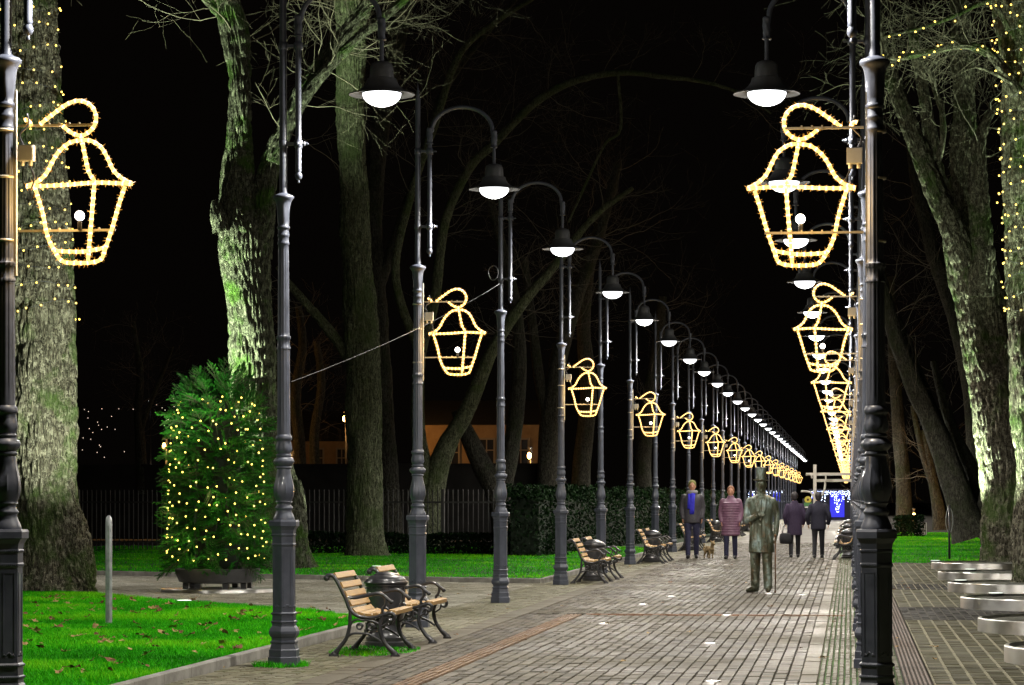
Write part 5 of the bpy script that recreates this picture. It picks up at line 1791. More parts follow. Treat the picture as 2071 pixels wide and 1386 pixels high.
PLASTER = pbr('house_plaster', (.26, .16, .075), (.34, .22, .11), 2, rough=.9, bscale=20, bstr=.3, bdist=.02)
ROOF = pbr('dark_roof', (.02, .017, .015), (.035, .03, .026), 6, rough=.9)
GLASS = pbr('window_glass', (.03, .03, .035), rough=.1)
FRAME = pbr('window_frame', (.25, .2, .14), rough=.6)


def house(loc, rz, w, d, h, roof_h, wins, door, label):
    e = empty('house', loc, rz); tag(e, label, 'house')
    mb = MB(); mb.box((0, d / 2, h / 2), (w, d, h)); wl = obj('wall', mb, PLASTER, e)
    mb = MB()
    o = .35
    V = [(-w / 2 - o, -o, h), (w / 2 + o, -o, h), (w / 2 + o, d + o, h), (-w / 2 - o, d + o, h), (-w / 2 - o, d / 2, h + roof_h), (w / 2 + o, d / 2, h + roof_h)]
    mb.add(V, [(0, 1, 5, 4), (2, 3, 4, 5)], 0, False); mb.f.append((np.array([[0, 4, 3], [1, 2, 5]]) + mb.n - 6, 0, False))
    mb.f.append((np.array([[0, 3, 2, 1]]) + mb.n - 6, 0, False))
    obj('roof', mb, ROOF, e)
    for (x, z, ww, hh) in wins:
        mb = MB()
        for sx in (-1, 1):
            mb.box((x + sx * (ww / 2 + .04), -.03, z), (.08, .06, hh + .16))
            mb.box((x, -.03, z + sx * (hh / 2 + .04)), (ww, .06, .08))
        mb.box((x, -.025, z), (.05, .05, hh))
        mb.box((x, -.02, z + hh * .15), (ww, .04, .05))
        wo = obj('window', mb, FRAME, e)
        mb = MB(); mb.box((x, -.006, z), (ww, .012, hh)); obj('pane', mb, GLASS, wo)
    if door:
        x, ww, hh = door
        mb = MB(); mb.box((x, -.03, hh / 2), (ww, .06, hh)); do = obj('door', mb, pbr('brown_door', (.10, .06, .03), (.14, .085, .045), 4, rough=.6) if 'brown_door' not in MATS else MATS['brown_door'], e)
        mb = MB(); mb.sphere((x + ww * .38, -.08, hh * .5), .03, 6, 4); obj('handle', mb, BRASS, do)


h1 = (-25.832, 132.84, 1.693)
house((h1[0], h1[1], 0), .1, 4.4, 6, 4.3, 1.6, [(-.1, 3.3, .42, 1.2), (1.05, 3.3, .42, 1.2), (-1.5, 3.3, .42, 1.2)], None, 'low house wall lit orange between trunks left of centre')
h2 = (-15.945, 118.943, 1.666)
house((h2[0], h2[1], 0), .05, 5.2, 7, 4.7, 1.2, [(-1.35, 3.3, .6, 1.3), (1.7, 3.4, .6, 1.3), (.2, 3.4, .6, 1.3)], (-1.3, .9, 2.4), 'yellow house front seen between the forked black trunks')
mb = MB(); mb.box((0, 0, 1.1), (3.2, 2.0, 2.2)); mb.box((0, -.1, 2.26), (3.6, 2.5, .12))
pc = (-16.424, 110.824, 1.652)
tag(obj('garden_shed', mb, pbr('shed_wood', (.05, .03, .02), (.08, .05, .03), 5, rough=.85), None, (pc[0], pc[1], 0), .05), 'dark low shed with flat roof before the yellow house', 'shed')


def sodium_lamp(loc, label, energy):
    e = empty('street_light', (loc[0], loc[1], 0)); tag(e, label, 'street light')
    mb = MB(); mb.lathe([(.07, 0), (.05, loc[2] + .35), (.03, loc[2] + .4)], 8); obj('pole', mb, IRON_DARK, e)
    mb = MB(); mb.box((.0, -.25, loc[2] + .33), (.06, .5, .05)); hd = obj('head', mb, IRON_DARK, e)
    mb = MB(); mb.sphere((0, -.42, loc[2] + .05), .075, 10, 6, ell=(1, 1, 1.7)); obj('bulb', mb, SODIUM, hd)
    L = bpy.data.lights.new('sodium_light', 'POINT'); L.energy = energy; L.color = (1.0, .48, .12); L.shadow_soft_size = .2
    lo = bpy.data.objects.new('sodium_light', L); COL.objects.link(lo); lo.parent = e; lo.location = (0, -.75, loc[2] - .1)


sodium_lamp((-11.765, 101.322, 3.012), 'orange street light glowing between dark trunks behind the hedge', 170)
sodium_lamp((-27.66, 109.442, 3.569), 'orange street light glowing left of the fir column', 600)
sodium_lamp((-21.482, 116.247, 4.852), 'orange street light hidden behind the straight grey trunk', 420)
sodium_lamp((2.743, 119.226, 0.685), 'small amber garden light far back on the right', 300)
am = (3.523, 101.187, 0.909)
sodium_lamp((am[0] + 1.2, am[1], 1.4), 'low amber light at the foot of the amber lit trunk', 700)

# scattered far lights in the left dark
e = empty('string_lights', (-40.184, 146.188, 4.423)); tag(e, 'scatter of tiny far lights in the dark left of fir column', 'string lights')
mb = MB(); mb.sphere((0, 0, 0), .022, 6, 4); TB = mb.mesh('bulb', emit('far_pinlight', (1.0, .75, .6), 1.6, 'NONE'))
rs = np.random.default_rng(9)
for q in range(34):
    cl = rs.integers(0, 3)
    if cl == 0: u, v = rs.normal(-.8, .8), rs.normal(.3, .6)
    elif cl == 1: u, v = rs.uniform(-1.5, 1.2), rs.uniform(-.3, 2.0)
    else: u, v = rs.normal(3.2, .2), rs.uniform(-.3, 2.8)
    link('bulb', TB, e, (u, rs.uniform(-1, 1), v))
bl = (-35.402, 136.701, 6.445)
mb = MB(); mb.lathe([(.05, 0), (.04, bl[2])], 6); fl_ = empty('street_light', (bl[0], bl[1], 0)); tag(fl_, 'tiny bluish white lamp far in the dark at left', 'street light')
obj('pole', mb, IRON_DARK, fl_)
mb = MB(); mb.sphere((0, -.06, bl[2]), .09, 8, 5); obj('bulb', mb, emit('far_white', (.8, .9, 1.0), 12, 'NONE'), fl_)

# ------------------------------------------------------------------ figures
def remesh(mb, voxel, smooth=2):
    me = mb.mesh('tmp', [])
    o = bpy.data.objects.new('tmp', me)
    COL.objects.link(o)
    m = o.modifiers.new('r', 'REMESH'); m.mode = 'VOXEL'; m.voxel_size = voxel; m.use_smooth_shade = True
    s = o.modifiers.new('s', 'SMOOTH'); s.iterations = smooth; s.factor = .5
    dg = bpy.context.evaluated_depsgraph_get()
    dg.update()
    out = bpy.data.meshes.new_from_object(o.evaluated_get(dg))
    bpy.data.objects.remove(o)
    return out


def loft(mb, rings, n=20):
    """rings: (cx,cy,cz,rx,ry)"""
    Q = smooth_path([r + (0,) if len(r) == 5 else r for r in rings], n=4)
    P_ = Q[:, :3]
    th = np.arange(n) * 2 * PI / n
    V = np.stack([P_[:, 0:1] + Q[:, 3:4] * np.cos(th), P_[:, 1:2] + Q[:, 4:5] * np.sin(th), np.repeat(P_[:, 2:3], n, 1)], -1).reshape(-1, 3)
    k = len(P_)
    i = np.arange(k - 1)[:, None] * n; j = np.arange(n)[None]; j2 = (j + 1) % n
    mb.add(V, np.stack([i + j, i + j2, i + n + j2, i + n + j], -1).reshape(-1, 4))
    b = mb.n - len(V)
    mb.f.append((np.arange(n)[::-1].reshape(1, -1) + b, 0, True)); mb.f.append((np.arange(n).reshape(1, -1) + b + (k - 1) * n, 0, True))


def limb2(mb, pts, rad, n=12):
    Q = smooth_path([tuple(p) + (r,) for p, r in zip(pts, rad)], n=5)
    mb.tube(Q[:, :3], Q[:, 3], n)
    mb.sphere(Q[0, :3], Q[0, 3], 10, 6); mb.sphere(Q[-1, :3], Q[-1, 3], 10, 6)


def head(mb, c, s=1.0, face=-1):
    """head with brow, nose, mouth, chin, ears; looks along -y when face=-1"""
    x, y, z = c
    mb.sphere((x, y, z), .1 * s, 18, 12, ell=(.78, .95, 1.18))
    mb.sphere((x, y + face * .018 * s, z - .055 * s), .066 * s, 14, 8, ell=(.92, 1.0, 1.0))
    mb.sphere((x, y + face * .06 * s, z - .098 * s), .026 * s, 10, 6)
    mb.tube([(x, y + face * .088 * s, z + .02 * s), (x, y + face * .105 * s, z - .012 * s), (x, y + face * .115 * s, z - .032 * s), (x, y + face * .09 * s, z - .04 * s)],
            [.008 * s, .011 * s, .016 * s, .012 * s], 8)
    for sx in (-1, 1):
        mb.sphere((x + sx * .08 * s, y + .005, z - .012 * s), .025 * s, 8, 6, ell=(.4, .8, 1.25))
        mb.sphere((x + sx * .032 * s, y + face * .080 * s, z + .026 * s), .018 * s, 8, 5, ell=(1.4, .8, .5))
        mb.sphere((x + sx * .030 * s, y + face * .078 * s, z + .004 * s), .0125 * s, 8, 5)
    mb.sphere((x, y + face * .086 * s, z - .066 * s), .016 * s, 8, 5, ell=(1.5, .7, .45))


def hand(mb, w, d, up, s=1.0, curl=.5):
    """w wrist point, d direction of the fingers, up palm normal side"""
    w = np.array(w, float); d = np.array(d, float); d /= np.linalg.norm(d)
    up = np.array(up, float); up -= d * np.dot(up, d); up /= np.linalg.norm(up)
    sd = np.cross(d, up)
    mb.tube([w, w + d * .03 * s, w + d * .06 * s, w + d * .085 * s], [[.024 * s, .017 * s], [.036 * s, .015 * s], [.041 * s, .014 * s], [.038 * s, .012 * s]], 10, flat=tuple(up))
    for q, (o, L) in enumerate(((-.030, .060), (-.010, .072), (.010, .068), (.029, .052))):
        b = w + d * .08 * s + sd * o * s
        m1 = b + (d * (1 - curl * .4) - up * curl * .55) * L * .45 * s
        m2 = m1 + (d * (1 - curl) - up * curl) * L * .55 * s
        mb.tube([b, m1, m2], [.0098 * s, .0092 * s, .0075 * s], 7)
        mb.sphere(m2, .0075 * s, 6, 4)
    b = w + d * .028 * s - sd * .03 * s
    m1 = b - sd * .026 * s + d * .028 * s - up * .012 * s
    m2 = m1 + d * .03 * s - up * .014 * s + sd * .006 * s
    mb.tube([b, m1, m2], [.014 * s, .0115 * s, .009 * s], 7); mb.sphere(m2, .009 * s, 6, 4)


# ---- statue, facing the camera (-y), right hand on chest (picture left), left hand on a cane
st = empty('statue', (-1.363, 42.961, 0), R(-4)); tag(st, 'weathered bronze statue of a gentleman in top hat holding a cane', 'statue')
mb = MB()
# frock coat
loft(mb, [(0, .01, .62, .24, .165), (0, .01, .70, .238, .16), (0, .0, .90, .225, .15), (0, 0, 1.02, .215, .14), (0, 0, 1.14, .21, .135), (0, -.005, 1.28, .215, .14),
          (0, 0, 1.38, .235, .135), (0, .005, 1.45, .225, .12), (0, .012, 1.505, .15, .095), (0, .012, 1.53, .08, .075), (0, .01, 1.58, .068, .068), (0, .0, 1.62, .066, .068)], 28)
head(mb, (0, -.02, 1.685), 1.02)
# coat opening, lapels, seam
mb.tube([(.005, -.165, .665), (.0, -.158, .85), (-.01, -.150, 1.05)], [.013, .011, .008], 6)
for sx in (-1, 1):
    mb.tube(smooth_path([(sx * .075, -.062, 1.50), (sx * .085, -.128, 1.42), (sx * .075, -.150, 1.32), (sx * .035, -.155, 1.2), (.0, -.152, 1.10)], n=4),
            np.stack([np.interp(np.linspace(0, 1, 17), [0, .5, 1], [.02, .035, .012]), np.full(17, .012)], 1), 8, flat=(0, -1, 0))
    # shoulder pads
    mb.sphere((sx * .205, .005, 1.415), .085, 12, 8, ell=(1, .95, .8))
mb.tube([(0, -.135, 1.44), (0, -.15, 1.36), (0, -.155, 1.26)], [.024, .026, .018], 8)
mb.lathe([(.075, 1.50), (.082, 1.53), (.078, 1.56)], 16, c=(0, .005, 0))
# right arm (his) over the chest
limb2(mb, [(-.235, .01, 1.40), (-.275, .0, 1.26), (-.268, -.06, 1.12)], [.064, .058, .054])
limb2(mb, [(-.268, -.06, 1.12), (-.17, -.15, 1.145), (-.07, -.185, 1.19)], [.054, .050, .046])
hand(mb, (-.055, -.188, 1.195), (1, -.05, .22), (0, -1, .1), 1.0, .25)
# left arm down to the cane
limb2(mb, [(.235, .01, 1.40), (.285, .01, 1.22), (.285, -.02, 1.08)], [.064, .056, .051])
limb2(mb, [(.285, -.02, 1.08), (.285, -.075, .98), (.28, -.125, .90)], [.056, .050, .044])
hand(mb, (.278, -.135, .885), (.02, -.18, -1), (.9, -.3, .1), 1.0, .8)
# legs and shoes
limb2(mb, [(-.105, .01, .72), (-.115, .005, .45), (-.12, .01, .10)], [.105, .094, .083])
limb2(mb, [(.10, -.01, .72), (.115, -.03, .45), (.125, -.02, .10)], [.105, .094, .083])
for (x, y, a) in ((-.135, .0, -.75), (.13, -.04, .12)):
    dx, dy = math.sin(a), -math.cos(a)
    mb.tube([(x - dx * .09, y - dy * .09, .045), (x, y, .055), (x + dx * .1, y + dy * .1, .045), (x + dx * .17, y + dy * .17, .03)],
            [[.042, .045], [.05, .05], [.048, .042], [.035, .03]], 12, flat=(0, 0, 1))
    mb.sphere((x + dx * .165, y + dy * .165, .032), .036, 10, 6, ell=(1, 1, .8))
# folds
rs = np.random.default_rng(2)
for q in range(16):
    a = PI + .3 + rs.uniform(0, PI - .6)
    r1 = .235
    z0 = rs.uniform(.68, .85); z1 = z0 + rs.uniform(.15, .3)
    mb.tube([(.24 * math.cos(a), .155 * math.sin(a), z0), (.215 * math.cos(a), .145 * math.sin(a), z1)], [.014, .004], 6)
for (x0, y0) in ((-.12, -.08), (.12, -.11)):
    for q in range(5):
        z = rs.uniform(.14, .6)
        mb.tube([(x0 - .06, y0 + .02, z), (x0, y0 - .012, z - .03), (x0 + .06, y0 + .02, z - .01)], [.006, .012, .006], 6)
for q in range(len(mb.v)):
    V_ = mb.v[q]; V_[:, 0] *= np.where(V_[:, 2] < 1.54, .84, 1.0)
bm = remesh(mb, .0095, 2); bm.materials.append(BRONZE)
link('body', bm, st)
mb = MB()
mb.lathe([(.09, 1.735), (.15, 1.742), (.158, 1.752), (.155, 1.760), (.105, 1.757), (.100, 1.765), (.098, 1.80), (.104, 1.92), (.108, 1.945), (.100, 1.952), (.002, 1.953)], 32, ell=1.08)
mb.lathe([(.101, 1.762), (.106, 1.766), (.106, 1.792), (.101, 1.796)], 32, ell=1.08, cap=False)
for q in range(len(mb.v)):
    mb.v[q] = mb.v[q] * np.array((.78, .82, 1.0)) + np.array((0, 0, .0))
hat = obj('top_hat', mb, BRONZE, st, (0, -.02, 0), sharp=40)
mb = MB(); mb.tube([(.232, -.165, .0), (.234, -.165, .86)], [.010, .012], 10); mb.sphere((.234, -.165, .885), .024, 12, 8); mb.lathe([(.014, 0), (.014, .03)], 10, c=(.232, -.165, 0))
obj('cane', mb, pbr('cane_bronze', (.10, .05, .025), (.16, .085, .04), 20, rough=.4, metal=.6), st)


# ---- people
def person(loc, rz, H_, coat, legs, hair, label, coat_len=.55, hat=None, scarf=None, arm_out=0.0, stride=.08, puffy=False, arm_fwd=0.0, bag=None, hood=None):
    e = empty('person', loc, rz); tag(e, label, 'person')
    s = H_ / 1.75
    S_ = lambda t: tuple(x * s for x in t)
    hipz = .90
    feet = {-1: (-.095, -stride, .0), 1: (.095, stride, .0)}
    body = MB()
    loft(body, [S_(r) for r in [(0, 0, .86, .15, .11), (0, 0, .95, .165, .115), (0, 0, 1.08, .14, .10), (0, 0, 1.25, .165, .11), (0, 0, 1.38, .18, .10), (0, .01, 1.44, .11, .08), (0, .01, 1.49, .058, .06),
                                 (0, 0, 1.56, .052, .055)]], 18)
    head(body, S_((0, -.015, 1.635)), s * .98)
    tro = MB(); coatm = MB(); shoes = MB()
    for sx in (-1, 1):
        fx, fy, _ = feet[sx]
        knee = (sx * .095, fy * .35 - .03, .50)
        for mbx, k in ((body, 1.0), (tro, 1.22)):
            limb2(mbx, [S_((sx * .09, 0, .90)), S_(knee), S_((fx, fy, .09))], [.083 * s * k, .056 * s * k, .040 * s * k * (1.15 if k > 1 else 1)])
        body.tube([S_((fx, fy + .06, .04)), S_((fx, fy - .02, .05)), S_((fx, fy - .15, .025))], [.035 * s, .04 * s, .026 * s], 10)
        shoes.tube([S_((fx, fy + .075, .045)), S_((fx, fy, .055)), S_((fx * 1.05, fy - .10, .042)), S_((fx * 1.1, fy - .18, .028))],
                   [[.042 * s, .045 * s], [.05 * s, .052 * s], [.046 * s, .042 * s], [.032 * s, .028 * s]], 12, flat=(0, 0, 1))
        sh = (sx * .185, .01, 1.385); el = (sx * (.235 + arm_out), .03, 1.12); wr = (sx * (.215 + arm_out), -.06 - arm_fwd, .90)
        limb2(body, [S_(sh), S_(el), S_(wr)], [.05 * s, .04 * s, .028 * s])
        kk = 1.55 if puffy else 1.35
        limb2(coatm, [S_(sh), S_(el), S_((wr[0], wr[1] + .005, wr[2] + .02))], [.056 * s * kk, .048 * s * kk, .036 * s * kk])
        hand(body, S_(wr), (0, -.15, -1), (sx, 0, 0), s * .95, .5)
    ex = .035 if puffy else .018
    z0 = 1.36 - coat_len
    loft(coatm, [S_(r) for r in [(0, 0, z0, .185 + ex, .135 + ex), (0, 0, z0 + .1, .185 + ex, .135 + ex), (0, 0, 1.08, .172 + ex, .122 + ex), (0, 0, 1.25, .185 + ex, .128 + ex), (0, 0, 1.37, .20 + ex * .6, .115 + ex * .5),
                                  (0, .01, 1.445, .13, .095), (0, .01, 1.49, .085, .085), (0, .005, 1.53, .078, .08)]], 24)
    if puffy:
        for z in np.arange(z0 + .05, 1.36, .062):
            w = np.interp(z, [z0, 1.08, 1.25, 1.37], [.185, .172, .185, .2]) + ex + .004
            d = np.interp(z, [z0, 1.08, 1.25, 1.37], [.135, .122, .128, .115]) + ex + .004
            coatm.tube([S_((w * math.cos(a), d * math.sin(a), z)) for a in np.linspace(0, 2 * PI, 25)[:-1]], .013 * s, 8, closed=True)
    bmesh_ = remesh(body, .013, 2); bmesh_.materials.append(SKIN); link('body', bmesh_, e)
    cm = remesh(coatm, .016, 2); cm.materials.append(coat); link('coat', cm, e)
    tm = remesh(tro, .014, 2); tm.materials.append(legs); link('trousers', tm, e)
    sm_ = remesh(shoes, .012, 1); sm_.materials.append(MATS['shoe_leather']); link('shoes', sm_, e)
    hb = MB()
    hb.sphere(S_((0, .012, 1.665)), .108 * s, 18, 12, ell=(.84, .98, 1.02)); hb.sphere(S_((0, .05, 1.615)), .085 * s, 14, 8, ell=(.92, .7, 1.1))
    hm = remesh(hb, .012, 2); hm.materials.append(hair); link('hair' if not hat else 'hat', hm, e)
    if hood:
        hb = MB(); hb.lathe([(.08, 1.44), (.125, 1.47), (.13, 1.51), (.1, 1.54)], 18, ell=.9)
        V = hb.v[-1]; hb.v[-1] = V * s
        obj('hood', hb, hood, e)
    if scarf:
        sb = MB(); sb.lathe([(.085, 1.42), (.105, 1.45), (.108, 1.50), (.09, 1.535)], 18, ell=.95); sb.v[-1] = sb.v[-1] * s
        sb.tube([S_((.02, -.13, 1.47)), S_((.0, -.155, 1.3)), S_((-.01, -.16, 1.1)), S_((-.01, -.155, 1.0))], [[.05 * s, .018], [.055 * s, .018], [.055 * s, .016], [.05 * s, .014]], 10, flat=(0, -1, 0))
        sb.tube([S_((-.06, -.12, 1.46)), S_((-.065, -.15, 1.3)), S_((-.07, -.155, 1.12))], [[.035 * s, .016], [.04 * s, .016], [.04 * s, .014]], 10, flat=(0, -1, 0))
        obj('scarf', sb, scarf, e)
    return e


pbr('shoe_leather', (.012, .012, .014), (.02, .02, .022), 8, rough=.45)
NAVY = pbr('dark_navy_cloth', (.010, .010, .022), (.018, .017, .034), 30, rough=.85, bscale=90, bstr=.3, bdist=.003)
PURPLE_D = pbr('dark_violet_cloth', (.022, .012, .034), (.034, .02, .05), 30, rough=.85, bscale=90, bstr=.3, bdist=.003)
MAUVE = pbr('mauve_quilt', (.15, .07, .12), (.21, .105, .165), 14, rough=.5, bscale=60, bstr=.3, bdist=.004)
JKT = pbr('dark_grey_jacket', (.028, .026, .034), (.05, .045, .055), 20, rough=.6)
JEAN = pbr('dark_denim', (.014, .014, .04), (.025, .025, .065), 30, rough=.85)
BLK = pbr('black_cloth', (.008, .008, .011), (.014, .014, .018), 30, rough=.85)
BLUE_S = pbr('blue_scarf', (.02, .02, .42), (.035, .03, .55), 18, rough=.8)
HOLIVE = pbr('olive_knit', (.13, .13, .03), (.19, .19, .05), 40, rough=.9)
HAUB = pbr('auburn_hair', (.16, .055, .02), (.24, .09, .03), 40, rough=.6)
HDRK = pbr('dark_hair', (.015, .012, .014), (.03, .024, .026), 40, rough=.6)
person((-3.814, 67.099, 0), R(4), 1.90, JKT, JEAN, HOLIVE, 'person in dark jacket, blue scarf and olive cap walking toward the camera', .56, hat=True, scarf=BLUE_S, stride=.16, hood=pbr('light_hood', (.25, .24, .25), rough=.8))
person((-2.855, 66.658, 0), R(-3), 1.76, MAUVE, JEAN, HAUB, 'person with auburn hair in long quilted mauve coat', .80, stride=.12, puffy=True)
person((-1.354, 68.546, 0), PI + R(3), 1.62, PURPLE_D, BLK, HDRK, 'person in dark violet coat seen from behind, left one of the couple', .76, stride=.12, arm_out=.02)
person((-0.762, 68.042, 0), PI - R(2), 1.62, NAVY, BLK, HDRK, 'person in dark navy jacket seen from behind, right one of the couple', .60, stride=.14, arm_out=.05)


def dog(loc, rz, s, mat, label):
    e = empty('dog', loc, rz); tag(e, label, 'dog')
    mb = MB()
    q = lambda p: tuple(x * s for x in p)
    limb2(mb, [q((-.16, 0, .22)), q((-.05, 0, .22)), q((.08, 0, .225)), q((.15, 0, .24))], [.062 * s, .066 * s, .078 * s, .066 * s])
    limb2(mb, [q((.14, 0, .26)), q((.19, 0, .33)), q((.21, 0, .37))], [.052 * s, .045 * s, .05 * s])
    mb.sphere(q((.225, 0, .385)), .06 * s, 12, 8, ell=(1.1, .9, .95)); limb2(mb, [q((.26, 0, .375)), q((.315, 0, .36))], [.034 * s, .024 * s])
    for sy in (-1, 1):
        limb2(mb, [q((.20, sy * .04, .43)), q((.185, sy * .055, .465))], [.022 * s, .008 * s])
        limb2(mb, [q((.12, sy * .045, .2)), q((.125, sy * .045, .10)), q((.12, sy * .045, .02)), q((.14, sy * .045, .015))], [.034 * s, .022 * s, .018 * s, .018 * s])
        limb2(mb, [q((-.14, sy * .045, .21)), q((-.11, sy * .05, .14)), q((-.17, sy * .05, .085)), q((-.155, sy * .05, .02)), q((-.135, sy * .05, .015))], [.045 * s, .034 * s, .02 * s, .017 * s, .018 * s])
    limb2(mb, [q((-.21, 0, .25)), q((-.28, 0, .31)), q((-.27, 0, .38))], [.02 * s, .018 * s, .012 * s])
    rs = np.random.default_rng(4)
    for _ in range(160):
        a = rs.uniform(0, 2 * PI); x = rs.uniform(-.2, .16)
        p = np.array((x, .066 * math.cos(a), .225 + .066 * math.sin(a)))
        d = np.array((-.4, math.cos(a), math.sin(a) - .6)); d /= np.linalg.norm(d)
        mb.tube([p * s, (p + d * .05) * s], [.012 * s, .003 * s], 5)
    m = remesh(mb, .009, 1); m.materials.append(mat); link('body', m, e)


dog((-3.435, 67.713, 0), R(-60), .95, pbr('tan_fur', (.22, .15, .07), (.34, .25, .13), 30, rough=.9, bscale=80, bstr=.6, bdist=.01), 'small tan dog walking between the two people facing the camera')

# hand bag carried by the left one of the couple
bp = (-1.561, 68.521, 0)
mb = MB(); mb.lathe([(.09, 0), (.15, .02), (.17, .12), (.15, .24), (.11, .27)], 20, ell=.5); 
hb = obj('handbag', mb, BLK, None, (bp[0], bp[1] - .05, .34), sharp=60); tag(hb, 'dark handbag carried low beside the couple', 'handbag')
mb = MB(); mb.tube([(-.09 + .0, 0, .26), (-.07, 0, .42), (0, 0, .50), (.07, 0, .42), (.09, 0, .26)], .010, 6); obj('strap', mb, BLK, hb)

# ------------------------------------------------------------------ far end: pergola, blue light stalls
WH = pbr('pergola_paint', (.40, .38, .33), (.5, .47, .42), 4, rough=.7)
pg = (-1.737, 139.582, 0)
pe = empty('pergola', pg); tag(pe, 'pale wooden pergola gate with curved braces at the far end', 'pergola')
mb = MB(); mb.box((0, 0, 1.6), (.16, .16, 3.2)); obj('post', mb, WH, pe)
mb = MB(); mb.box((2.6, 0, 1.6), (.16, .16, 3.2)); obj('post', mb, WH, pe)
for z, x0, x1 in ((2.72, -.45, 3.1), (2.40, .08, 2.5)):
    mb = MB(); mb.box(((x0 + x1) / 2, .10, z), (x1 - x0, .07, .14)); obj('beam', mb, WH, pe)
mb = MB(); mb.box((.55, 0, 2.55), (.07, .6, .36)); obj('rafter', mb, WH, pe)
mb = MB(); mb.tube(smooth_path([(.06, -.02, 1.45), (.35, -.02, 1.65), (.5, -.02, 2.0), (.52, -.02, 2.4)], n=5), .055, 8); obj('brace', mb, WH, pe)
mb = MB(); mb.tube(smooth_path([(-.06, -.02, 1.55), (-.2, -.02, 1.78), (-.45, -.02, 1.85), (-.7, -.02, 1.85)], n=5), .05, 8); obj('brace', mb, WH, pe)
mb = MB(); mb.tube(smooth_path([(2.54, -.02, 1.45), (2.25, -.02, 1.65), (2.1, -.02, 2.0), (2.08, -.02, 2.4)], n=5), .055, 8); obj('brace', mb, WH, pe)
mb = MB(); mb.tube(smooth_path([(-.14, -.02, 2.5), (-.2, -.02, 2.68), (-.45, -.02, 2.74)], n=5), .04, 8); obj('brace', mb, WH, pe)


def blue_stall(loc, w, h, panels, drip, seed, label, rows):
    e = empty('light_stall', loc); tag(e, label, 'stall')
    DK = MATS.get('stall_dark') or pbr('stall_dark', (.008, .008, .02), rough=.7)
    mb = MB(); mb.box((0, .9, h / 2), (w, 1.6, h)); obj('hut', mb, DK, e)
    mb = MB(); mb.box((0, .1, h + .06), (w + .3, 2.2, .1)); obj('roof', mb, DK, e)
    for (x0, x1, z0, z1) in panels:
        mb = MB(); mb.box(((x0 + x1) / 2, .06, (z0 + z1) / 2), (x1 - x0, .06, z1 - z0)); obj('lit_panel', mb, BLUE_PANEL, e)
    rs = np.random.default_rng(seed)
    mb = MB(); mb.sphere((0, 0, 0), .026, 6, 4); b1 = mb.mesh('bulb', LED_BLUE_W); mb = MB(); mb.sphere((0, 0, 0), .026, 6, 4); b2 = mb.mesh('bulb', LED_BLUE)
    for x in np.arange(-w / 2 + .05, w / 2, .10):
        for q in range(rs.integers(2, 2 + drip)):
            link('bulb', b1 if rs.random() < .55 else b2, e, (x + rs.normal(0, .02), -.06, h - .05 - q * .11 + rs.normal(0, .02)))
    for (x, z0, z1, n) in rows:
        for q in range(n):
            link('bulb', b1, e, (x + rs.normal(0, .12), -.06, rs.uniform(z0, z1)))


s1 = (-1.302, 192.89, 0)
blue_stall(s1, 2.7, 2.05, [(-.05, .95, .2, 2.0), (-1.3, -1.1, 1.5, 2.0)], 6, 3, 'dark stall hung with blue and white icicle lights at the far end', [(.42, .5, 1.7, 26)])
s2 = (-6.438, 212.58, 0)
blue_stall(s2, 2.6, 2.1, [(.5, 1.2, .8, 2.0), (-1.25, -.95, 1.3, 2.0)], 5, 4, 'blue lit stall half hidden behind the statue', [(-.5, 1.2, 2.0, 10)])
pp = (-2.686, 179.85, 0)
po = empty('poster_board', pp); tag(po, 'board with a yellow flower picture by the far pergola', 'poster')
mb = MB(); mb.box((0, 0, .75), (.7, .06, 1.5)); obj('board', mb, pbr('board_dark', (.01, .012, .02), rough=.6), po)
mb = MB()
for q in range(12):
    a = q * PI / 6; mb.sphere((.14 * math.cos(a), -.04, 1.42 + .14 * math.sin(a)), .09, 8, 5, ell=(1, .15, 1))
obj('petals', mb, emit('poster_yellow', (1.0, .75, .05), .45, 'NONE'), po)
mb = MB(); mb.sphere((0, -.055, 1.42), .08, 10, 6, ell=(1, .2, 1)); obj('flower_centre', mb, pbr('poster_brown', (.08, .03, .01), rough=.7), po)
mb = MB(); mb.box((0, -.04, 1.12), (.5, .02, .24)); obj('leaves', mb, emit('poster_green', (.1, .4, .08), .35, 'NONE'), po)
wt = (-2.214, 155.653, 0)
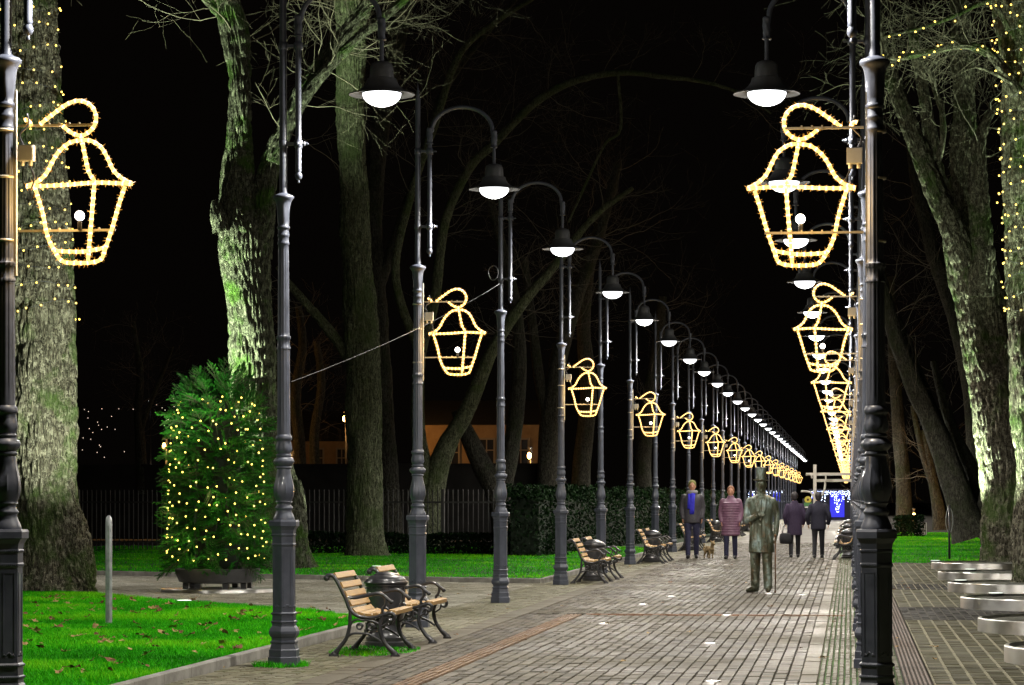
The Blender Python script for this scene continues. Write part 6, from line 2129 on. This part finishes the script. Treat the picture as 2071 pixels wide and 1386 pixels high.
mb = MB(); mb.box((0, 0, 1.0), (1.1, .5, .06)); t_ = obj('white_table', mb, pbr('white_cloth', (.7, .7, .68), rough=.7), None, wt); tag(t_, 'small white table beneath the far pergola', 'table')
for sx in (-1, 1):
    for sy in (-1, 1):
        mb = MB(); mb.box((sx * .5, sy * .2, .485), (.05, .05, .97)); obj('leg', mb, MATS['white_cloth'], t_)

# right lawn: hoop post, red sign, pale box, low rail
hp = (2.403, 67.305, 0)
e = empty('hoop_post', hp); tag(e, 'dark post with a leaf-shaped hoop on the right lawn edge', 'post')
mb = MB(); mb.tube([(0, 0, 0), (0, 0, 1.32)], .028, 10); obj('post', mb, IRON_DARK, e)
for sx in (-1, 1):
    mb = MB(); mb.tube(smooth_path([(0, 0, 1.28), (sx * .07, 0, 1.12), (sx * .085, 0, .9), (sx * .05, 0, .7), (0, 0, .62)], n=4), .010, 6); obj('hoop', mb, GALV, e)
rp = (3.791, 101.22, 1.234)
e = empty('red_sign', (rp[0], rp[1], 0)); tag(e, 'small red sign plate among the dim trees on the right', 'sign')
mb = MB(); mb.box((0, 0, rp[2] / 2), (.05, .05, rp[2])); obj('post', mb, IRON_DARK, e)
mb = MB(); mb.box((0, -.04, rp[2]), (.28, .02, .2)); obj('plate', mb, emit('red_plate', (.8, .03, .03), .35, 'NONE'), e)
bp_ = (2.839, 111.419, 0)
e = empty('slatted_box', bp_); tag(e, 'pale slatted planter box on the right lawn', 'planter')
mb = MB(); mb.box((0, .2, .26), (.42, .36, .5)); obj('box', mb, MATS['dark_wall'], e)
mb = MB(); mb.box((0, 0, .26), (.035, .03, .52)); sl = mb.mesh('slat', WHITE_WOOD)
for q in range(8): link('slat', sl, e, (-.22 + q * .063, 0, 0))
sh = empty('low_shrub', (2.31, 106.97, 0)); tag(sh, 'round green shrub left of the pale slatted planter', 'shrub')
link('foliage', leaf_mass('foliage', '', [(-.3, 0), (.25, .3)], .7, .75, 2600, .05, HEDGE, 8), sh)['kind'] = 'stuff'
